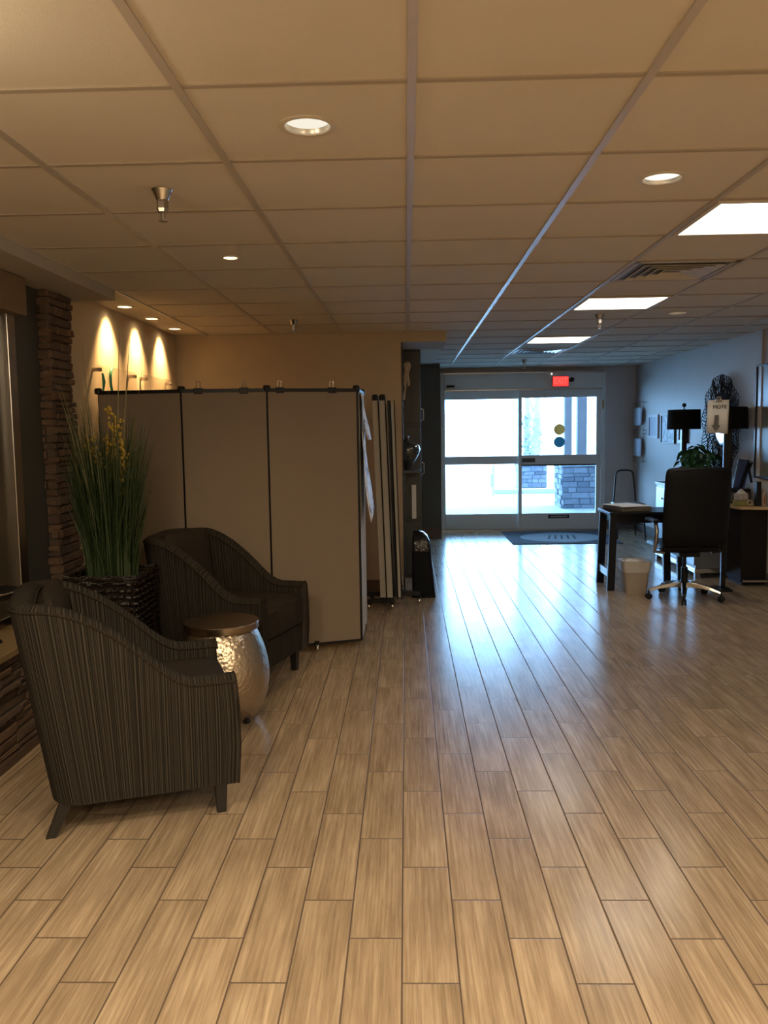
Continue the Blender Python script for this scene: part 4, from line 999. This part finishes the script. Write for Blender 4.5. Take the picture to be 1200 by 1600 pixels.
# sign on a stand
t = thing('sign_stand', 'white paper sign with down arrow clipped to a black pole stand', 'sign', (2.90, 7.72, 0))
obj('pole', MB().box(-.022, .022, -.012, .012, .02, 1.70), M['blackm'], t, bevel=.003)
obj('foot', MB().box(-.13, .05, -.12, .1, 0, .02), M['black'], t, bevel=.004)
m = MB(); n = 10; vs = []; 
for k in range(n+1):
    u = k/n; x = -.172+.182*u; y = -.03+(.03*(1-u/.18)**2 if u < .18 else 0)+.008*math.sin(u*3)
    vs += [(x+.01*0-.012, y-.012, 1.435+.004*math.sin(u*5)), (x, y, 1.735)]
m.add(vs, [(2*k, 2*k+2, 2*k+3, 2*k+1) for k in range(n)]); s_ = obj('paper', m, M['paper'], t, smooth=True); s_.modifiers.new('t', 'SOLIDIFY').thickness = .0012
text('lettering', 'MOTE', .046, M['ink'], t, (-.076, -.0345, 1.672), (PI/2, 0, 0.0))
text('lettering', 'E', .046, M['ink'], t, (-.158, -.021, 1.672), (PI/2, 0, -.9), sx=.5)
m = MB(); m.add([(x, y, z) for y in (-.0405, -.0425) for x, z in ((-.122, 1.60), (-.086, 1.60), (-.090, 1.51), (-.072, 1.51), (-.112, 1.452), (-.148, 1.51), (-.128, 1.51))], [tuple(range(7)), tuple(range(7, 14))[::-1]]+[(i, (i+1) % 7, 7+(i+1) % 7, 7+i) for i in range(7)])
obj('arrow', m, M['greyink'], t)
m = MB(); m.tube([(-.085+.022*math.cos(q*PI/8), -.028, 1.735+.026*math.sin(q*PI/8)) for q in range(9)], .006, 6); m.box(-.11, -.06, -.034, -.02, 1.722, 1.74); obj('clip', m, M['chrome'], t, smooth=True)

# left wall acrylic signs
def acryl(label, y0, y1, zt):
    t = thing('acrylic_wall_sign', label, 'sign', (XL, (y0+y1)/2, zt), 0, 'clear acrylic signs on the left wall'); a = (y1-y0)/2
    obj('acrylic_plate', MB().box(.045, .051, -a-.05, a+.05, -.75, .03), M['acrylic'], t)
    for y in (-a, a):
        for z in (0, -.7): obj('standoff', MB().lathe([(.014, 0), (.014, .06)], 14).xf(Matrix.Translation((.0, y, z)) @ Matrix.Rotation(PI/2, 4, 'Y')), M['chrome'], t, smooth=True)
    return t
ta = acryl('clear acrylic sign with green strokes, nearest the stone column', 5.66, 6.39, 1.94)
acryl('plain clear acrylic sign nearest the back corner of the cream wall', 6.67, 7.37, 1.94)
m = MB().tube([(.054, -.33, -.02), (.054, -.31, -.08), (.054, -.33, -.15)], [.006, .012, .004], 8)
obj('green_stroke', m, M['green'], ta, smooth=True)
m = MB().tube([(.054, -.12+.06*math.cos(q*PI/7), -.06+.09*math.sin(q*PI/7)) for q in range(3, 13)], [.004]+[.010]*8+[.004], 8)
obj('green_emblem', m, M['green'], ta, smooth=True)
# black pedestal dish on the window ledge
t = thing('pedestal_dish', 'black pedestal dish with silver rim on the window ledge', 'dish', (-2.0, 3.86, .525))
obj('pedestal', MB().lathe([(.07, 0), (.06, .012), (.018, .03), (.015, .18), (.04, .2)], 24), M['black'], t, smooth=True)
obj('bowl', MB().lathe([(.03, .195), (.12, .21), (.155, .235), (.16, .25), (.15, .25), (.1, .225)], 40), M['black'], t, smooth=True)
obj('rim', MB().tube([(.159*math.cos(2*PI*k/40), .159*math.sin(2*PI*k/40), .25) for k in range(40)], .004, 6, closed=True), M['chrome'], t, smooth=True)

# ------------------------------------------------------------------ outside
struct('ground_porch', MB().box(-8, 14, YE+.14, 21.4, -.08, -.01), M['concrete'])
struct('ground_lot', MB().box(-60, 60, 21.4, 120, -.08, -.02), M['lot'])
struct('roof_porch', MB().box(-6, 12, YE+.2, 19.6, 3.1, 3.3), M['canopy'])
struct('wall_outside_left', MB().box(-6, .4, YE+.12, YE+.3, -.05, 3.3), M['wallR'])
struct('wall_outside_right', MB().box(3.0, 12, YE+.12, YE+.3, -.05, 3.3), M['wallR'])
def pier(label, x0, x1, y0, y1, h, capz, seed):
    t = thing('stone_pier', label, 'pier', ((x0+x1)/2, (y0+y1)/2, -.01), 0, 'stone piers outside'); a, b = (x1-x0)/2, (y1-y0)/2
    obj('core', MB().box(-a+.02, a-.02, -b+.02, b-.02, 0, h), M['ostone'], t)
    m = veneer(MB(), (-a, -b, 0), (1, 0, 0), (0, -1, 0), 2*a, h, seed, (.07, .13), (.12, .36), (.0, .03), .04)
    veneer(m, (-a, -b, 0), (0, 1, 0), (-1, 0, 0), 2*b, h, seed+1, (.07, .13), (.12, .36), (.0, .03), .04)
    obj('stone_veneer', m, M['ostone'], t); obj('cap', MB().box(-a-.05, a+.05, -b-.05, b+.05, h, h+capz), M['cap'], t, bevel=.01); return t
pier('nearest grey stone pier outside the right door leaf', 2.95, 3.85, 15.95, 16.8, .80, .05, 31)
pier('farther grey stone pier outside, behind the low kerb', 2.75, 3.42, 20.5, 21.2, .78, .05, 41)
for x0, x1, y, lab in ((3.02, 3.16, 16.2, 'slimmer grey post on the near stone pier'), (3.28, 3.46, 16.3, 'thicker grey post on the near stone pier')):
    t = thing('porch_post', lab, 'post', ((x0+x1)/2, y, .842), 0, 'posts on the near stone pier'); a = (x1-x0)/2
    obj('shaft', MB().box(-a, a, -a, a, 0, 2.25), M['post'], t, bevel=.006); obj('collar', MB().box(-a-.012, a+.012, -a-.012, a+.012, 0, .05), M['post'], t, bevel=.004)
o = obj('planter_kerb', MB().box(2.0, 3.9, 19.75, 20.0, -.01, .10), M['cap'], bevel=.01); tag(o, 'low pale kerb across the porch outside the door', 'kerb')
def tree(label, x, y, r, H_, seed, bush=True):
    rnd = random.Random(seed); t = thing('tree', label, 'tree', (x, y, -.02), 0, 'trees beyond the porch')
    pa = [(rnd.uniform(-.04, .04)*k/3, 0, H_*k/8) for k in range(9)]
    m = MB().tube(pa, [r*(1.25-.05*k) for k in range(9)], 10)
    for k in range(6):
        z = H_*rnd.uniform(.25, .9); a = rnd.uniform(-1, 1); m.tube([(0, 0, z), (a*.25, .1, z+.3), (a*.45, .15, z+.75)], [r*.35, r*.25, .01], 6)
    obj('trunk', m, M['trunk'], t, smooth=True)
    if bush:
        m = MB()
        for k in range(420):
            a = rnd.uniform(0, 2*PI); q = rnd.random()**.5*r*2.6; z = rnd.uniform(.5, 1.95)
            s = .05; c = V((q*math.cos(a)*(1.3-z*.35), q*math.sin(a), z)); u_ = V((rnd.uniform(-1, 1), rnd.uniform(-1, 1), rnd.uniform(-1, 1))).normalized()*s; w_ = u_.orthogonal().normalized()*s*.6
            m.add([c-u_, c+w_, c+u_, c-w_], [(0, 1, 2, 3)])
        o = obj('climbing_leaves', m, M['shrub'], t); o['kind'] = 'stuff'
tree('leftmost slender tree outside the right door leaf', 3.46, 24.2, .075, 4.5, 3)
tree('tree with leafy base between the door mullion and stickers', 4.2, 27.4, .12, 4.8, 5)
t = thing('bollard', 'thin pale post outside the lower left door glass', 'post', (1.98, 19.2, -.01))
obj('shaft', MB().tube([(0, 0, 0), (0, 0, .70)], .03, 12), M['cap'], t, smooth=True); obj('bracket', MB().box(-.07, -.02, -.02, .02, .2, .5), M['cap'], t)

# ------------------------------------------------------------------ light
sc = bpy.context.scene
wd = bpy.data.worlds.new('world'); sc.world = wd; wd.use_nodes = True; nt = wd.node_tree
bg = nt.nodes['Background']; bg.inputs[0].default_value = (.30, .60, 1., 1); bg.inputs[1].default_value = 24.
def light(kind, name, loc, energy, col, **kw):
    l = bpy.data.lights.new(name, kind); l.energy = energy; l.color = col
    rot = kw.pop('rot', None)
    for k, v in kw.items(): setattr(l, k, v)
    o = bpy.data.objects.new(name, l); C.objects.link(o); o.location = loc
    if rot: o.rotation_euler = rot
    return o
light('SUN', 'sun', (5, 30, 10), 5., (1., .97, .9), angle=.01, rot=(math.radians(-38), math.radians(30), 0))
WARM = (1., .80, .53)
for (x, y) in ((-1.0, 1.0), (-.2, -.9), (1.6, -.9), (.9, .9)):
    light('AREA', 'room_lamp', (x, y, CE-.03), 46., WARM, shape='DISK', size=.35)
light('POINT', 'hanging_lamp', (-1.2, 1.6, 2.15), 9., WARM, shadow_soft_size=.08)
for (x, y) in ((-1.3, -.8), (1.9, -1.6)):
    light('POINT', 'ceiling_fill', (x, y, 1.75), 34., WARM, shadow_soft_size=.2)  # unseen fill lights added behind the camera to brighten the near ceiling
for q in WASH:
    light('SPOT', 'wash_lamp', (q[0], q[1], CE-.004), 100., (1., .60, .25), spot_size=math.radians(84), spot_blend=1., shadow_soft_size=.035, rot=(0, math.radians(20), 0))
light('SPOT', 'can_lamp', (HOLES[2][0], HOLES[2][1], CE-.004), 22., (1., .7, .36), spot_size=math.radians(120), spot_blend=1., shadow_soft_size=.03)
for q in (HOLES[0], HOLES[1]): light('SPOT', 'can_lamp', (q[0], q[1], CE-.004), 4., WARM, spot_size=math.radians(130), spot_blend=1., shadow_soft_size=.05)
light('SPOT', 'can_lamp', (HOLES[3][0], HOLES[3][1], CE-.004), 26., (1., .88, .70), spot_size=math.radians(165), spot_blend=1., shadow_soft_size=.05)

# ------------------------------------------------------------------ view
vs_ = sc.view_settings; vs_.view_transform = 'Standard'; vs_.look = 'None'; vs_.exposure = 0.; vs_.gamma = 1.; vs_.use_curve_mapping = False
cy = sc.cycles; cy.use_denoising = True; cy.max_bounces = 8; cy.diffuse_bounces = 4; cy.glossy_bounces = 4; cy.transparent_max_bounces = 12; cy.caustics_reflective = False; cy.caustics_refractive = False; cy.sample_clamp_indirect = 6.
